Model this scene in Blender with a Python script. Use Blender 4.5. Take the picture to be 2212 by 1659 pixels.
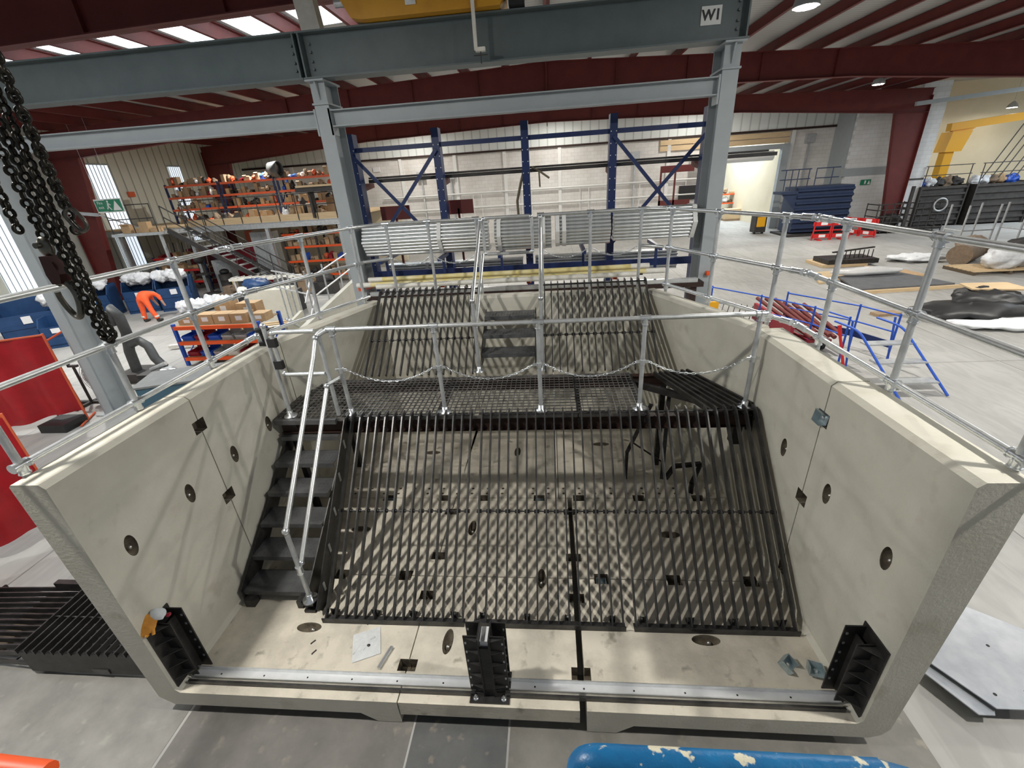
import bpy, math, random
from mathutils import Vector, Matrix
random.seed(7)
PI = math.pi
scn = bpy.context.scene
for o in list(bpy.data.objects): bpy.data.objects.remove(o)
COL = scn.collection

# ------------------------------------------------------------------ camera, world, light
cam_d = bpy.data.cameras.new('camera'); cam = bpy.data.objects.new('camera', cam_d); COL.objects.link(cam)
cam_d.sensor_fit = 'HORIZONTAL'; cam_d.sensor_width = 36.0; cam_d.lens = 944.512/2212*36.0
cam_d.clip_start = 0.05; cam_d.clip_end = 200
def cam_axes(p, r, y):
    cy, sy = math.cos(y), math.sin(y); cp, sp = math.cos(p), math.sin(p); cr, sr = math.cos(r), math.sin(r)
    right = Vector((cy, -sy, 0)); f0 = Vector((sy, cy, 0))
    fwd = f0*cp + Vector((0, 0, -sp)); down = -(f0*sp + Vector((0, 0, cp)))
    return right*cr + down*sr, -(-right*sr + down*cr), -fwd
R_, U_, B_ = cam_axes(0.439012, 0.0681783, -0.1038874)
cam.matrix_world = Matrix(((R_.x, U_.x, B_.x, 0), (R_.y, U_.y, B_.y, 0), (R_.z, U_.z, B_.z, 4.3), (0, 0, 0, 1)))
scn.camera = cam
w = bpy.data.worlds.new('world'); scn.world = w; w.use_nodes = True
bg = w.node_tree.nodes['Background']; bg.inputs[0].default_value = (0.86, 0.93, 1.0, 1); bg.inputs[1].default_value = 0.16
vs = scn.view_settings; scn.display_settings.display_device = 'sRGB'
vs.view_transform = 'Standard'; vs.look = 'None'; vs.exposure = 0.36; vs.gamma = 1.0; vs.use_curve_mapping = False
LAMPS = [(-13.8, 23.0), (-4.2, 21.9), (4.6, 21.9), (14.2, 23.6), (5.1, 11.3), (-13.8, 11.5), (14.5, 11.5),
         (-13.8, 1.6), (-4.4, 1.7), (5.2, 1.6), (14.5, 1.6), (-9.0, 31.2), (.5, 31.2), (9.5, 31.2)]  # the row furthest back is added, hidden fill for the back wall
LAMP_W = 270
def area(name, loc, size, power, col=(1, .95, .86), shape='DISK', sy=None, rot=(0, 0, 0)):
    l = bpy.data.lights.new(name, 'AREA'); l.shape = shape; l.size = size; l.energy = power; l.color = col
    if sy: l.size_y = sy
    o = bpy.data.objects.new(name, l); o.location = loc; o.rotation_euler = rot; COL.objects.link(o); return o
for i, (x, y) in enumerate(LAMPS):
    area('lamp_light', (x, y, 6.93 if y < 31 else 7.6), .26, LAMP_W*(.5 if y > 31 else 1.25 if y > 15 else 1.35 if y > 5 else 1.0), (1, .965, .90))
# daylight under the left roof lights, plus added unseen fill over other bays
for (x, y, sx, sy, p) in [(-9, 12.9, 8, 1.2, 260), (-9, 3.5, 10, 1.2, 140), (9, 3.5, 10, 1.2, 140), (32, 24, 12, 8, 1700), (13.5, 40, 6, 6, 1100)]:
    area('roof_daylight_and_fill', (x, y, 7.2), sx, p, (.85, .93, 1), 'RECTANGLE', sy)

# ------------------------------------------------------------------ materials
def mat(name, col, rough=.6, metal=0.0, col2=None, scale=6.0, bump=0.0, bscale=60.0, emit=None, lo=.35, hi=.65, detail=6, coat=0, stretch=None, col3=None, s3=25, alpha=None, t3=(.6, .72)):
    m = bpy.data.materials.new(name); m.use_nodes = True; nt = m.node_tree; b = nt.nodes['Principled BSDF']
    b.inputs['Base Color'].default_value = (*col, 1); b.inputs['Roughness'].default_value = rough; b.inputs['Metallic'].default_value = metal
    if coat: b.inputs['Coat Weight'].default_value = coat
    if alpha is not None: b.inputs['Alpha'].default_value = alpha
    if emit: b.inputs['Emission Color'].default_value = (*emit[0], 1); b.inputs['Emission Strength'].default_value = emit[1]
    if col2 or bump:
        tc = nt.nodes.new('ShaderNodeTexCoord'); mp = nt.nodes.new('ShaderNodeMapping'); nt.links.new(tc.outputs['Object'], mp.inputs[0])
        if stretch: mp.inputs['Scale'].default_value = stretch
    if col2:
        n = nt.nodes.new('ShaderNodeTexNoise'); n.inputs['Scale'].default_value = scale; n.inputs['Detail'].default_value = detail; n.inputs['Roughness'].default_value = .62
        r = nt.nodes.new('ShaderNodeValToRGB'); r.color_ramp.elements[0].position = lo; r.color_ramp.elements[1].position = hi
        r.color_ramp.elements[0].color = (*col, 1); r.color_ramp.elements[1].color = (*col2, 1)
        nt.links.new(mp.outputs[0], n.inputs['Vector']); nt.links.new(n.outputs['Fac'], r.inputs[0]); out = r.outputs[0]
        if col3:
            n3 = nt.nodes.new('ShaderNodeTexNoise'); n3.inputs['Scale'].default_value = s3; n3.inputs['Detail'].default_value = 8
            r3 = nt.nodes.new('ShaderNodeValToRGB'); r3.color_ramp.elements[0].position = t3[0]; r3.color_ramp.elements[1].position = t3[1]
            r3.color_ramp.elements[0].color = (0, 0, 0, 1); r3.color_ramp.elements[1].color = (1, 1, 1, 1)
            mx = nt.nodes.new('ShaderNodeMixRGB'); mx.inputs[2].default_value = (*col3, 1)
            nt.links.new(mp.outputs[0], n3.inputs['Vector']); nt.links.new(n3.outputs['Fac'], r3.inputs[0]); nt.links.new(r3.outputs[0], mx.inputs[0]); nt.links.new(out, mx.inputs[1]); out = mx.outputs[0]
        nt.links.new(out, b.inputs['Base Color'])
    if bump:
        n2 = nt.nodes.new('ShaderNodeTexNoise'); n2.inputs['Scale'].default_value = bscale; n2.inputs['Detail'].default_value = 5
        bp = nt.nodes.new('ShaderNodeBump'); bp.inputs['Strength'].default_value = bump; bp.inputs['Distance'].default_value = .01
        nt.links.new(mp.outputs[0], n2.inputs['Vector']); nt.links.new(n2.outputs['Fac'], bp.inputs['Height']); nt.links.new(bp.outputs[0], b.inputs['Normal'])
    return m
M = {}
M['concrete'] = mat('precast_concrete', (.54, .515, .435), .82, 0, (.61, .59, .51), 1.8, .25, 45, col3=(.49, .46, .385), s3=4)
M['slabtop'] = mat('precast_concrete_worn', (.50, .46, .385), .85, 0, (.66, .61, .51), 2.4, .3, 45, col3=(.30, .27, .215), s3=6, lo=.38, hi=.58)
M['channelbright'] = mat('bright_channel_steel', (.72, .73, .75), .35, .35, (.82, .83, .85), 5)
M['pinsteel'] = mat('pin_steel', (.55, .53, .48), .35, .9)
M['dark'] = mat('hole_shade', (.02, .02, .02), .8)  # black of the flat discs that paint the shade inside small holes
M['black'] = mat('black_steel', (.018, .017, .017), .38, .35, (.045, .043, .042), 9, .1, 30)
M['bar'] = mat('mill_steel_bar', (.035, .035, .036), .34, .5, (.085, .083, .081), 7)
M['mesh'] = mat('grating_steel', (.16, .155, .15), .4, .6, (.30, .29, .28), 9)
M['recess'] = mat('brown_recess', (.16, .135, .095), .9, 0, (.07, .055, .04), 14)  # darker brown on the cut faces of pockets and lifting eyes
M['tread'] = mat('black_tread_plate', (.075, .076, .078), .4, .3, (.13, .132, .135), 5, .5, 70)
M['rust'] = mat('rusty_dark_steel', (.045, .02, .013), .6, .2, (.022, .012, .01), 5)
M['galv'] = mat('galvanised_steel', (.70, .72, .72), .33, .8, (.82, .84, .84), 14, .08, 40)
M['galvd'] = mat('dull_galvanised_steel', (.46, .48, .49), .45, .6, (.60, .62, .63), 10)
M['zinc'] = mat('bright_zinc', (.75, .78, .8), .28, .9)
M['zincblue'] = mat('zinc_connector', (.36, .45, .48), .35, .7, (.55, .62, .64), 12)
M['greypaint'] = mat('grey_crane_paint', (.34, .375, .39), .5, 0, (.37, .405, .42), 3)
M['greygreen'] = mat('dark_grey_green_paint', (.10, .13, .134), .5, 0, (.12, .15, .154), 3)
M['redsteel'] = mat('oxide_red_steelwork', (.115, .017, .015), .6, 0, (.145, .022, .019), 2)
M['navy'] = mat('navy_rack_paint', (.008, .022, .095), .42, 0, (.011, .03, .125), 8)
M['blue'] = mat('mid_blue_paint', (.010, .045, .13), .5, 0, (.016, .06, .17), 4)
M['brightblue'] = mat('bright_blue_paint', (.02, .09, .48), .4)
M['contnavy'] = mat('container_navy', (.018, .032, .075), .5, 0, (.024, .04, .09), 3)
M['tabletop'] = mat('grey_table_top', (.16, .17, .17), .6, 0, (.2, .21, .21), 5)
M['orange'] = mat('orange_beam_paint', (.85, .10, .015), .45)
M['orangefade'] = mat('faded_orange_beam', (.62, .11, .04), .5)
M['yellow'] = mat('crane_yellow_paint', (.72, .36, .02), .45, 0, (.62, .29, .015), 2)
M['jib'] = mat('jib_yellow_paint', (.85, .42, .01), .45)
M['tubeyellow'] = mat('yellow_film_wrap', (.75, .62, .22), .4, 0, (.80, .72, .42), 6)
M['wrapwhite'] = mat('clear_film_over_tube', (.72, .69, .60), .4, 0, (.82, .8, .74), 8)
M['white'] = mat('white_paint', (.78, .78, .76), .6)
M['paper'] = mat('white_paper', (.82, .82, .83), .8)
M['bag'] = mat('white_polythene', (.70, .72, .75), .5, 0, (.84, .86, .88), 9, .6, 9)
M['card'] = mat('cardboard', (.46, .30, .16), .8, 0, (.54, .37, .21), 5)
M['cardd'] = mat('dull_cardboard', (.30, .21, .13), .85, 0, (.38, .27, .17), 5)
M['wood'] = mat('pale_timber', (.58, .42, .24), .75, 0, (.68, .52, .32), 4, stretch=(.4, 4, 4))
M['wooddark'] = mat('packing_timber', (.12, .09, .06), .9)
M['floor'] = None
M['cladding'] = None
M['cream'] = mat('cream_wall_paint', (.74, .66, .48), .8, 0, (.78, .70, .53), 1)
M['steeldark'] = mat('dark_stillage_steel', (.035, .033, .034), .6, .2, (.06, .055, .05), 4)
M['roof'] = None
M['curtain'] = mat('red_welding_curtain', (.40, .008, .015), .38, 0, (.30, .006, .012), 3, .3, 3)
M['hivis'] = mat('orange_workwear', (.95, .13, .03), .7, 0, (.85, .10, .025), 12, .4, 10)
M['reflect'] = mat('reflective_tape', (.7, .68, .62), .4)
M['skin'] = mat('skin', (.55, .32, .22), .6)
M['leather'] = mat('tan_leather_glove', (.68, .30, .04), .7, 0, (.55, .22, .03), 14, .5, 20)
M['glovewhite'] = mat('pale_grey_glove_fabric', (.62, .66, .68), .75, 0, (.72, .75, .76), 12)
M['hose'] = mat('grey_black_hose', (.045, .05, .05), .6, 0, (.07, .075, .075), 6)
M['bluegrey'] = mat('blue_grey_table_paint', (.05, .12, .17), .45)
M['boardgrey'] = mat('grey_sheet_board', (.10, .105, .115), .8, 0, (.13, .135, .145), 4)
M['sign'] = mat('sign_green', (.01, .20, .10), .5)
M['ink'] = mat('black_ink', (.01, .01, .012), .5)
M['red'] = mat('signal_red_plastic', (.62, .02, .02), .45)
M['redbin'] = mat('dark_red_plastic', (.30, .015, .03), .45)
M['blackplastic'] = mat('black_plastic', (.015, .015, .016), .5)
M['chain'] = mat('oiled_chain_steel', (.022, .02, .017), .3, .75, (.05, .046, .036), 18)
M['hooksteel'] = mat('worn_hook_steel', (.10, .095, .08), .3, .85, (.2, .19, .16), 12)
M['sheet'] = mat('galvanised_sheet', (.42, .44, .48), .35, .7, (.55, .57, .6), 4)
M['canvas'] = mat('brown_hessian', (.20, .145, .10), .9, 0, (.27, .2, .14), 8)
M['sling'] = mat('old_webbing_sling', (.22, .19, .13), .9)
M['ledglass'] = mat('lamp_diffuser', (1, 1, 1), .5, emit=((1, .93, .8), 70))
M['daylight'] = mat('translucent_roof_sheet', (.9, .92, .95), .5, emit=((.88, .94, 1), 3.2))
M['winlight'] = mat('translucent_wall_sheet', (.8, .85, .9), .5, emit=((.80, .89, 1), .75))
M['chipped'] = mat('chipped_blue_paint', (.008, .12, .30), .38, 0, (.01, .17, .40), 14, .25, 40, col3=(.70, .66, .50), s3=26, t3=(.60, .63))
M['poly'] = mat('clear_polythene', (.75, .77, .78), .25, 0, (.85, .87, .88), 30, .8, 25, alpha=.72)

def nodes(name):
    m = bpy.data.materials.new(name); m.use_nodes = True; return m, m.node_tree, m.node_tree.nodes['Principled BSDF']
def floor_mat():
    m, nt, b = nodes('workshop_floor'); N = nt.nodes.new; L = nt.links.new
    tc = N('ShaderNodeTexCoord'); n1 = N('ShaderNodeTexNoise'); n1.inputs['Scale'].default_value = .35; n1.inputs['Detail'].default_value = 8
    L(tc.outputs['Object'], n1.inputs['Vector'])
    r1 = N('ShaderNodeValToRGB'); r1.color_ramp.elements[0].position = .35; r1.color_ramp.elements[1].position = .65
    r1.color_ramp.elements[0].color = (.34, .335, .32, 1); r1.color_ramp.elements[1].color = (.44, .435, .42, 1); L(n1.outputs['Fac'], r1.inputs[0])
    mp = N('ShaderNodeMapping'); mp.inputs['Scale'].default_value = (2.2, .5, 1); mp.inputs['Rotation'].default_value = (0, 0, .5); L(tc.outputs['Object'], mp.inputs[0])
    n2 = N('ShaderNodeTexNoise'); n2.inputs['Scale'].default_value = 2.2; n2.inputs['Detail'].default_value = 9; n2.inputs['Distortion'].default_value = 1.2; L(mp.outputs[0], n2.inputs['Vector'])
    r2 = N('ShaderNodeValToRGB'); r2.color_ramp.elements[0].position = .38; r2.color_ramp.elements[1].position = .6
    r2.color_ramp.elements[0].color = (.87, .87, .86, 1); r2.color_ramp.elements[1].color = (1.06, 1.06, 1.05, 1); L(n2.outputs['Fac'], r2.inputs[0])
    mx = N('ShaderNodeMixRGB'); mx.blend_type = 'MULTIPLY'; mx.inputs[0].default_value = .8; L(r1.outputs[0], mx.inputs[1]); L(r2.outputs[0], mx.inputs[2])
    br = N('ShaderNodeTexBrick'); br.inputs['Scale'].default_value = 1; br.inputs['Brick Width'].default_value = 4.2; br.inputs['Row Height'].default_value = 4.2; br.inputs['Mortar Size'].default_value = .012
    br.offset = 0; br.inputs['Color1'].default_value = (1, 1, 1, 1); br.inputs['Color2'].default_value = (.93, .93, .93, 1); br.inputs['Mortar'].default_value = (.5, .5, .5, 1); L(tc.outputs['Object'], br.inputs['Vector'])
    m2 = N('ShaderNodeMixRGB'); m2.blend_type = 'MULTIPLY'; m2.inputs[0].default_value = 1; L(mx.outputs[0], m2.inputs[1]); L(br.outputs['Color'], m2.inputs[2])
    L(m2.outputs[0], b.inputs['Base Color']); b.inputs['Roughness'].default_value = .6
    return m
def ribbed(name, col, axis, freq, rough=.5, depth=.35, dark=.8):
    m, nt, b = nodes(name); N = nt.nodes.new; L = nt.links.new
    tc = N('ShaderNodeTexCoord'); wv = N('ShaderNodeTexWave'); wv.bands_direction = axis; wv.inputs['Scale'].default_value = freq; wv.wave_profile = 'SAW'
    L(tc.outputs['Object'], wv.inputs['Vector'])
    r = N('ShaderNodeValToRGB'); r.color_ramp.elements[0].position = .80; r.color_ramp.elements[1].position = .93
    r.color_ramp.elements[0].color = (*col, 1); r.color_ramp.elements[1].color = (col[0]*dark, col[1]*dark, col[2]*dark, 1)
    L(wv.outputs['Fac'], r.inputs[0]); L(r.outputs[0], b.inputs['Base Color']); b.inputs['Roughness'].default_value = rough
    bp = N('ShaderNodeBump'); bp.inputs['Strength'].default_value = depth; bp.inputs['Distance'].default_value = .05; L(r.outputs[0], bp.inputs['Height']); L(bp.outputs[0], b.inputs['Normal'])
    return m
def blocks(name, c1, c2, mortar, plane='XZ'):
    m, nt, b = nodes(name); N = nt.nodes.new; L = nt.links.new
    tc = N('ShaderNodeTexCoord'); sp = N('ShaderNodeSeparateXYZ'); cb = N('ShaderNodeCombineXYZ'); L(tc.outputs['Object'], sp.inputs[0])
    L(sp.outputs['X' if plane == 'XZ' else 'Y'], cb.inputs['X']); L(sp.outputs['Z'], cb.inputs['Y'])
    br = N('ShaderNodeTexBrick'); br.inputs['Scale'].default_value = 1; br.inputs['Brick Width'].default_value = .45; br.inputs['Row Height'].default_value = .225; br.inputs['Mortar Size'].default_value = .008
    br.inputs['Color1'].default_value = (*c1, 1); br.inputs['Color2'].default_value = (*c2, 1); br.inputs['Mortar'].default_value = (*mortar, 1); L(cb.outputs[0], br.inputs['Vector'])
    n = N('ShaderNodeTexNoise'); n.inputs['Scale'].default_value = .7; n.inputs['Detail'].default_value = 7; L(tc.outputs['Object'], n.inputs['Vector'])
    r = N('ShaderNodeValToRGB'); r.color_ramp.elements[0].position = .35; r.color_ramp.elements[0].color = (.88, .86, .84, 1); r.color_ramp.elements[1].position = .6; L(n.outputs['Fac'], r.inputs[0])
    mx = N('ShaderNodeMixRGB'); mx.blend_type = 'MULTIPLY'; mx.inputs[0].default_value = 1; L(br.outputs['Color'], mx.inputs[1]); L(r.outputs[0], mx.inputs[2])
    L(mx.outputs[0], b.inputs['Base Color']); b.inputs['Roughness'].default_value = .85
    return m
M['floor'] = floor_mat()
M['cladL'] = ribbed('cream_wall_cladding', (.62, .63, .56), 'Y', .6, dark=.45)
M['cladB'] = ribbed('pale_wall_cladding', (.80, .84, .82), 'X', .55, dark=.68)
M['roof'] = ribbed('roof_lining_sheet', (.42, .42, .41), 'Y', 1.6, dark=.6)
M['block'] = blocks('painted_blockwork', (.74, .75, .75), (.78, .79, .79), (.6, .6, .6))
M['block2'] = blocks('grimy_blockwork', (.72, .70, .67), (.78, .76, .73), (.58, .56, .54))

# ------------------------------------------------------------------ mesh builder
def perp(d):
    d = d.normalized(); a = Vector((0, 0, 1)) if abs(d.z) < .9 else Vector((0, 1, 0))
    u = d.cross(a).normalized(); return u, u.cross(d).normalized()
class MB:
    def __init__(s): s.v = []; s.f = []; s.sm = []; s.mi = []; s.m = 0
    def add(s, vs, fs, smooth=False):
        b = len(s.v); s.v += [tuple(v) for v in vs]
        for f in fs: s.f.append([b+i for i in f]); s.sm.append(smooth); s.mi.append(s.m)
        return s
    def box(s, x0, x1, y0, y1, z0, z1):
        vs = [(x, y, z) for z in (z0, z1) for y in (y0, y1) for x in (x0, x1)]
        return s.add(vs, [(0, 2, 3, 1), (4, 5, 7, 6), (0, 1, 5, 4), (2, 6, 7, 3), (0, 4, 6, 2), (1, 3, 7, 5)])
    def obox(s, c, size, rot=None):
        c = Vector(c); vs = []
        for z in (-.5, .5):
            for y in (-.5, .5):
                for x in (-.5, .5):
                    p = Vector((x*size[0], y*size[1], z*size[2])); p = (rot @ p) if rot else p; vs.append(c+p)
        return s.add(vs, [(0, 2, 3, 1), (4, 5, 7, 6), (0, 1, 5, 4), (2, 6, 7, 3), (0, 4, 6, 2), (1, 3, 7, 5)])
    def beam(s, p0, p1, w, h, up=None):      # rectangular bar: w across, h along 'up'
        p0, p1 = Vector(p0), Vector(p1); d = (p1-p0).normalized(); up = Vector(up) if up else (Vector((0, 0, 1)) if abs(d.z) < .95 else Vector((0, 1, 0)))
        r = d.cross(up).normalized(); u = r.cross(d).normalized(); vs = []
        for p in (p0, p1):
            for a, b in ((-1, -1), (1, -1), (1, 1), (-1, 1)): vs.append(p + r*a*w/2 + u*b*h/2)
        return s.add(vs, [(3, 2, 1, 0), (4, 5, 6, 7), (0, 1, 5, 4), (1, 2, 6, 5), (2, 3, 7, 6), (3, 0, 4, 7)])
    def ibeam(s, p0, p1, h, w, tf=.02, tw=.014, up=None):
        p0, p1 = Vector(p0), Vector(p1); d = (p1-p0).normalized(); up = Vector(up) if up else (Vector((0, 0, 1)) if abs(d.z) < .95 else Vector((0, 1, 0)))
        r = d.cross(up).normalized(); u = r.cross(d).normalized()
        s.beam(p0+u*(h-tf)/2, p1+u*(h-tf)/2, w, tf, u); s.beam(p0-u*(h-tf)/2, p1-u*(h-tf)/2, w, tf, u); return s.beam(p0, p1, tw, h-2*tf, u)
    def tube(s, pts, r, n=10, cap=True, closed=False, r2=None):
        pts = [Vector(p) for p in pts]; k = len(pts); rings = []; u = None
        for i, p in enumerate(pts):
            a = pts[i-1] if (i > 0 or closed) else p; b = pts[(i+1) % k] if (i < k-1 or closed) else p
            d = (b-a); d = d.normalized() if d.length > 1e-9 else Vector((0, 0, 1))
            if u is None: u, v = perp(d)
            else: u = (u - d*u.dot(d)).normalized(); v = u.cross(d).normalized()
            rr = r if r2 is None else r+(r2-r)*i/(k-1)
            rings.append([p + (u*math.cos(2*PI*j/n)+v*math.sin(2*PI*j/n))*rr for j in range(n)])
        vs = [q for ring in rings for q in ring]; fs = []
        for i in range(k if closed else k-1):
            a, b = i*n, ((i+1) % k)*n
            for j in range(n): fs.append((a+j, a+(j+1) % n, b+(j+1) % n, b+j))
        s.add(vs, fs, True)
        if cap and not closed: s.add(rings[0], [tuple(range(n))[::-1]]); s.add(rings[-1], [tuple(range(n))])
        return s
    def prism(s, poly, axis, a, b):          # polygon in the two other axes, extruded along axis
        def P(p, t): return {'x': (t, p[0], p[1]), 'y': (p[0], t, p[1]), 'z': (p[0], p[1], t)}[axis]
        n = len(poly); vs = [P(p, a) for p in poly]+[P(p, b) for p in poly]
        ar = sum(poly[i][0]*poly[(i+1) % n][1]-poly[(i+1) % n][0]*poly[i][1] for i in range(n))
        flip = (ar < 0) ^ (axis == 'y') ^ (b < a)
        fs = [tuple(range(n))[::-1], tuple(range(n, 2*n))]+[(i, (i+1) % n, n+(i+1) % n, n+i) for i in range(n)]
        if flip: fs = [f[::-1] for f in fs]
        return s.add(vs, fs)
    def lathe(s, prof, c, n=20, axis='z', smooth=True):
        vs = []; fs = []
        for r, z in prof:
            for j in range(n):
                x, y = r*math.cos(2*PI*j/n), r*math.sin(2*PI*j/n)
                p = {'z': (x, y, z), 'y': (x, z, -y), 'x': (z, x, y)}[axis]; vs.append(Vector(p)+Vector(c))
        k = len(prof)
        for i in range(k-1):
            for j in range(n): fs.append((i*n+j, i*n+(j+1) % n, (i+1)*n+(j+1) % n, (i+1)*n+j))
        s.add(vs, fs, smooth)
        s.add(vs[:n], [tuple(range(n))[::-1]]); s.add(vs[-n:], [tuple(range(n))]); return s
    def ell(s, c, r, rot=None, n=14, m=9, wob=0, seed=0):
        from mathutils import noise
        if wob: n, m = n*2, m*2
        vs = []; fs = []; c = Vector(c); so = Vector((seed*7.3, seed*3.1, 0)); k0 = 1.6/max(r)*1.0
        for i in range(m+1):
            t = PI*i/m
            for j in range(n):
                a = 2*PI*j/n; q = Vector((r[0]*math.sin(t)*math.cos(a), r[1]*math.sin(t)*math.sin(a), -r[2]*math.cos(t))); k = 1+(wob*(1.3*noise.noise(q*k0+so)+.8*noise.noise(q*k0*3+so)) if wob else 0)
                p = Vector((r[0]*math.sin(t)*math.cos(a)*k, r[1]*math.sin(t)*math.sin(a)*k, -r[2]*math.cos(t)*k)); vs.append(c+((rot @ p) if rot else p))
        for i in range(m):
            for j in range(n): fs.append((i*n+j, i*n+(j+1) % n, (i+1)*n+(j+1) % n, (i+1)*n+j))
        return s.add(vs, fs, True)
    def link(s, c, d, w, L, W, r, n=6, seg=14):      # one oval chain link: d long axis, w wide axis
        c, d, w = Vector(c), Vector(d).normalized(), Vector(w).normalized(); pts = []
        a = (L-W)/2
        for i in range(seg):
            t = 2*PI*i/seg; x = math.cos(t); y = math.sin(t)
            pts.append(c + w*y*(W/2-r) + d*(x*(W/2-r) + (a if x > 0 else -a)))
        return s.tube(pts, r, n, closed=True)
    def shift(s, fn): s.v = [tuple(fn(*p)) for p in s.v]; return s
    def mesh(s, name, mats, off=(0, 0, 0)):
        me = bpy.data.meshes.new(name); me.from_pydata([(p[0]-off[0], p[1]-off[1], p[2]-off[2]) for p in s.v], [], s.f)
        for q in (mats if isinstance(mats, (list, tuple)) else [mats]): me.materials.append(M[q] if isinstance(q, str) else q)
        me.polygons.foreach_set('use_smooth', s.sm); me.polygons.foreach_set('material_index', s.mi); me.update(); return me
    def build(s, name, mats, parent=None, label=None):
        off = parent['_o'] if parent is not None else None
        if off is None:
            xs = [p[0] for p in s.v]; ys = [p[1] for p in s.v]; zs = [p[2] for p in s.v]
            off = ((min(xs)+max(xs))/2, (min(ys)+max(ys))/2, min(zs)); loc = off
        else: loc = (0, 0, 0)
        o = bpy.data.objects.new(name, s.mesh(name, mats, off)); COL.objects.link(o); o.location = loc; o['_o'] = tuple(off)
        if parent is not None: o.parent = parent
        if label: o['label'] = label
        return o
def tag(o, label, cat, group=None, kind=None):
    o['label'] = label; o['category'] = cat
    if group: o['group'] = group
    if kind: o['kind'] = kind
    return o
def struct(o): o['kind'] = 'structure'; return o
def thing(name, label, cat, loc=(0, 0, 0), group=None):
    o = bpy.data.objects.new(name, None); COL.objects.link(o); o.location = loc; o['_o'] = tuple(loc); o.empty_display_size = .1
    return tag(o, label, cat, group)
def dup(root, loc, rz=None, label=None, group=None):
    r = root.copy(); COL.objects.link(r); r.location = loc
    if rz is not None: r.rotation_euler = (0, 0, rz)
    if label: r['label'] = label
    if group: r['group'] = group
    for ch in [c for c in root.children]:
        c = ch.copy(); COL.objects.link(c); c.parent = r
        for g in ch.children:
            d = g.copy(); COL.objects.link(d); d.parent = c
    return r
def arc(c, r, a0, a1, u, v, n=8):
    c, u, v = Vector(c), Vector(u), Vector(v); return [c+u*(r*math.cos(a0+(a1-a0)*i/n))+v*(r*math.sin(a0+(a1-a0)*i/n)) for i in range(n+1)]
def cut(o, cutter):       # boolean difference, evaluated once so that no helper object stays
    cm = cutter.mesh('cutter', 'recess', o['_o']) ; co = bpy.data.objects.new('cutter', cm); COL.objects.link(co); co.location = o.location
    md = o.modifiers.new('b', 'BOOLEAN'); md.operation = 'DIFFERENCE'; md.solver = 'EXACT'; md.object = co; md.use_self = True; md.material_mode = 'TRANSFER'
    dg = bpy.context.evaluated_depsgraph_get(); me = bpy.data.meshes.new_from_object(o.evaluated_get(dg)); o.modifiers.clear(); o.data = me
    bpy.data.objects.remove(co); return o
# ================================================================== the building shell
XL, XR, YB = -22.2, 42.0, 34.0
struct(MB().box(XL-.2, XR, -9, 62, -.15, 0).build('floor', 'floor'))
def zt(x): return 8.15-.04*abs(x)          # top of the rafters
for nm, x0, x1 in (('ceiling', XL-.3, 0), ('ceiling', 0, 21.2)):
    a, b = zt(x0)+.36, zt(x1)+.36; m = MB(); m.add([(x0, -2, a), (x1, -2, b), (x1, YB+.1, b), (x0, YB+.1, a)], [(3, 2, 1, 0)]); m.add([(x0, -2, a+.05), (x1, -2, b+.05), (x1, YB+.1, b+.05), (x0, YB+.1, a+.05)], [(0, 1, 2, 3)])
    struct(m.build('ceiling', 'roof'))
struct(MB().box(21.2, XR, 4, 52, 8.3, 8.35).build('ceiling', 'roof'))
# left side wall with translucent strips
struct(MB().box(XL-.12, XL, 2, YB, 0, 7.6).build('wall_left', 'cladL'))
for i, (y0, y1, z0, z1) in enumerate([(21.9, 23.1, 1.0, 6.15), (27.0, 27.9, 2.0, 6.15), (16.3, 17.6, 1.2, 6.0), (12.6, 14.0, 1.2, 6.0)]):
    o = struct(MB().box(XL, XL+.03, y0, y1, z0, z1).build('window_%d' % (i+1), 'winlight'))
    m = MB()
    for k in range(7): m.box(XL+.03, XL+.05, y0+(y1-y0)*k/6-.012, y0+(y1-y0)*k/6+.012, z0, z1)
    m.box(XL, XL+.06, y0-.06, y1+.06, z1, z1+.07); m.build('window_bar', 'greypaint', o)
# back wall: blockwork below, cladding above, door opening on the right
m = MB().box(XL, 11.9, YB, YB+.2, 0, 6.15); m.box(15.7, 18.6, YB, YB+.2, 0, 6.15); m.box(11.9, 15.7, YB, YB+.2, 5.6, 6.15); struct(m.build('wall_back', 'block2'))
struct(MB().box(XL, 20, YB-.06, YB+.14, 6.1, 8.4).build('wall_back_upper', 'cladB'))
m = MB(); m.box(XL, 18.6, YB-.14, YB-.06, 6.0, 6.12); struct(m.build('trim_1', 'rust'))
m = MB()
for x in (-18.5, -14.3, -10.4, -6.5, -3.0, .8, 4.4, 8.1, 15.95): m.box(x-.11, x+.11, YB-.12, YB, 0, 6.0)
struct(m.build('trim_2', 'white'))
m = MB()
for z in (2.55, 3.5): m.tube([(-12, YB-.16, z), (10.6, YB-.16, z)], .06, 8)
for x in (-9, -5.4, -4.8, -1.9, -1.2, 2.2, 2.8, 6.3, 9.4): m.tube([(x, YB-.14, 3.5), (x, YB-.14, .6)], .03, 6)
struct(m.build('trim_3', 'white'))
for x, lab in ((-7.9, 'left'), (6.4, 'right')):
    pass
struct(MB().box(18.6, 21.3, 32.0, 32.2, 0, 3.1).box(18.6, 21.3, 32.0, 32.2, 3.55, 8).build('wall_right', 'block'))
struct(MB().box(18.5, 21.3, 31.97, 32.2, 3.1, 3.55).box(18.5, 18.7, 32.2, YB, 0, 8).build('wall_right_band', 'greypaint'))
struct(MB().box(20.95, 22.4, 30.7, 31.0, 0, 7.7).build('wall_pier', 'block'))
struct(MB().box(20.95, 22.35, 30.66, 30.7, 2.72, 2.8).build('trim_4', 'steeldark'))
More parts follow.
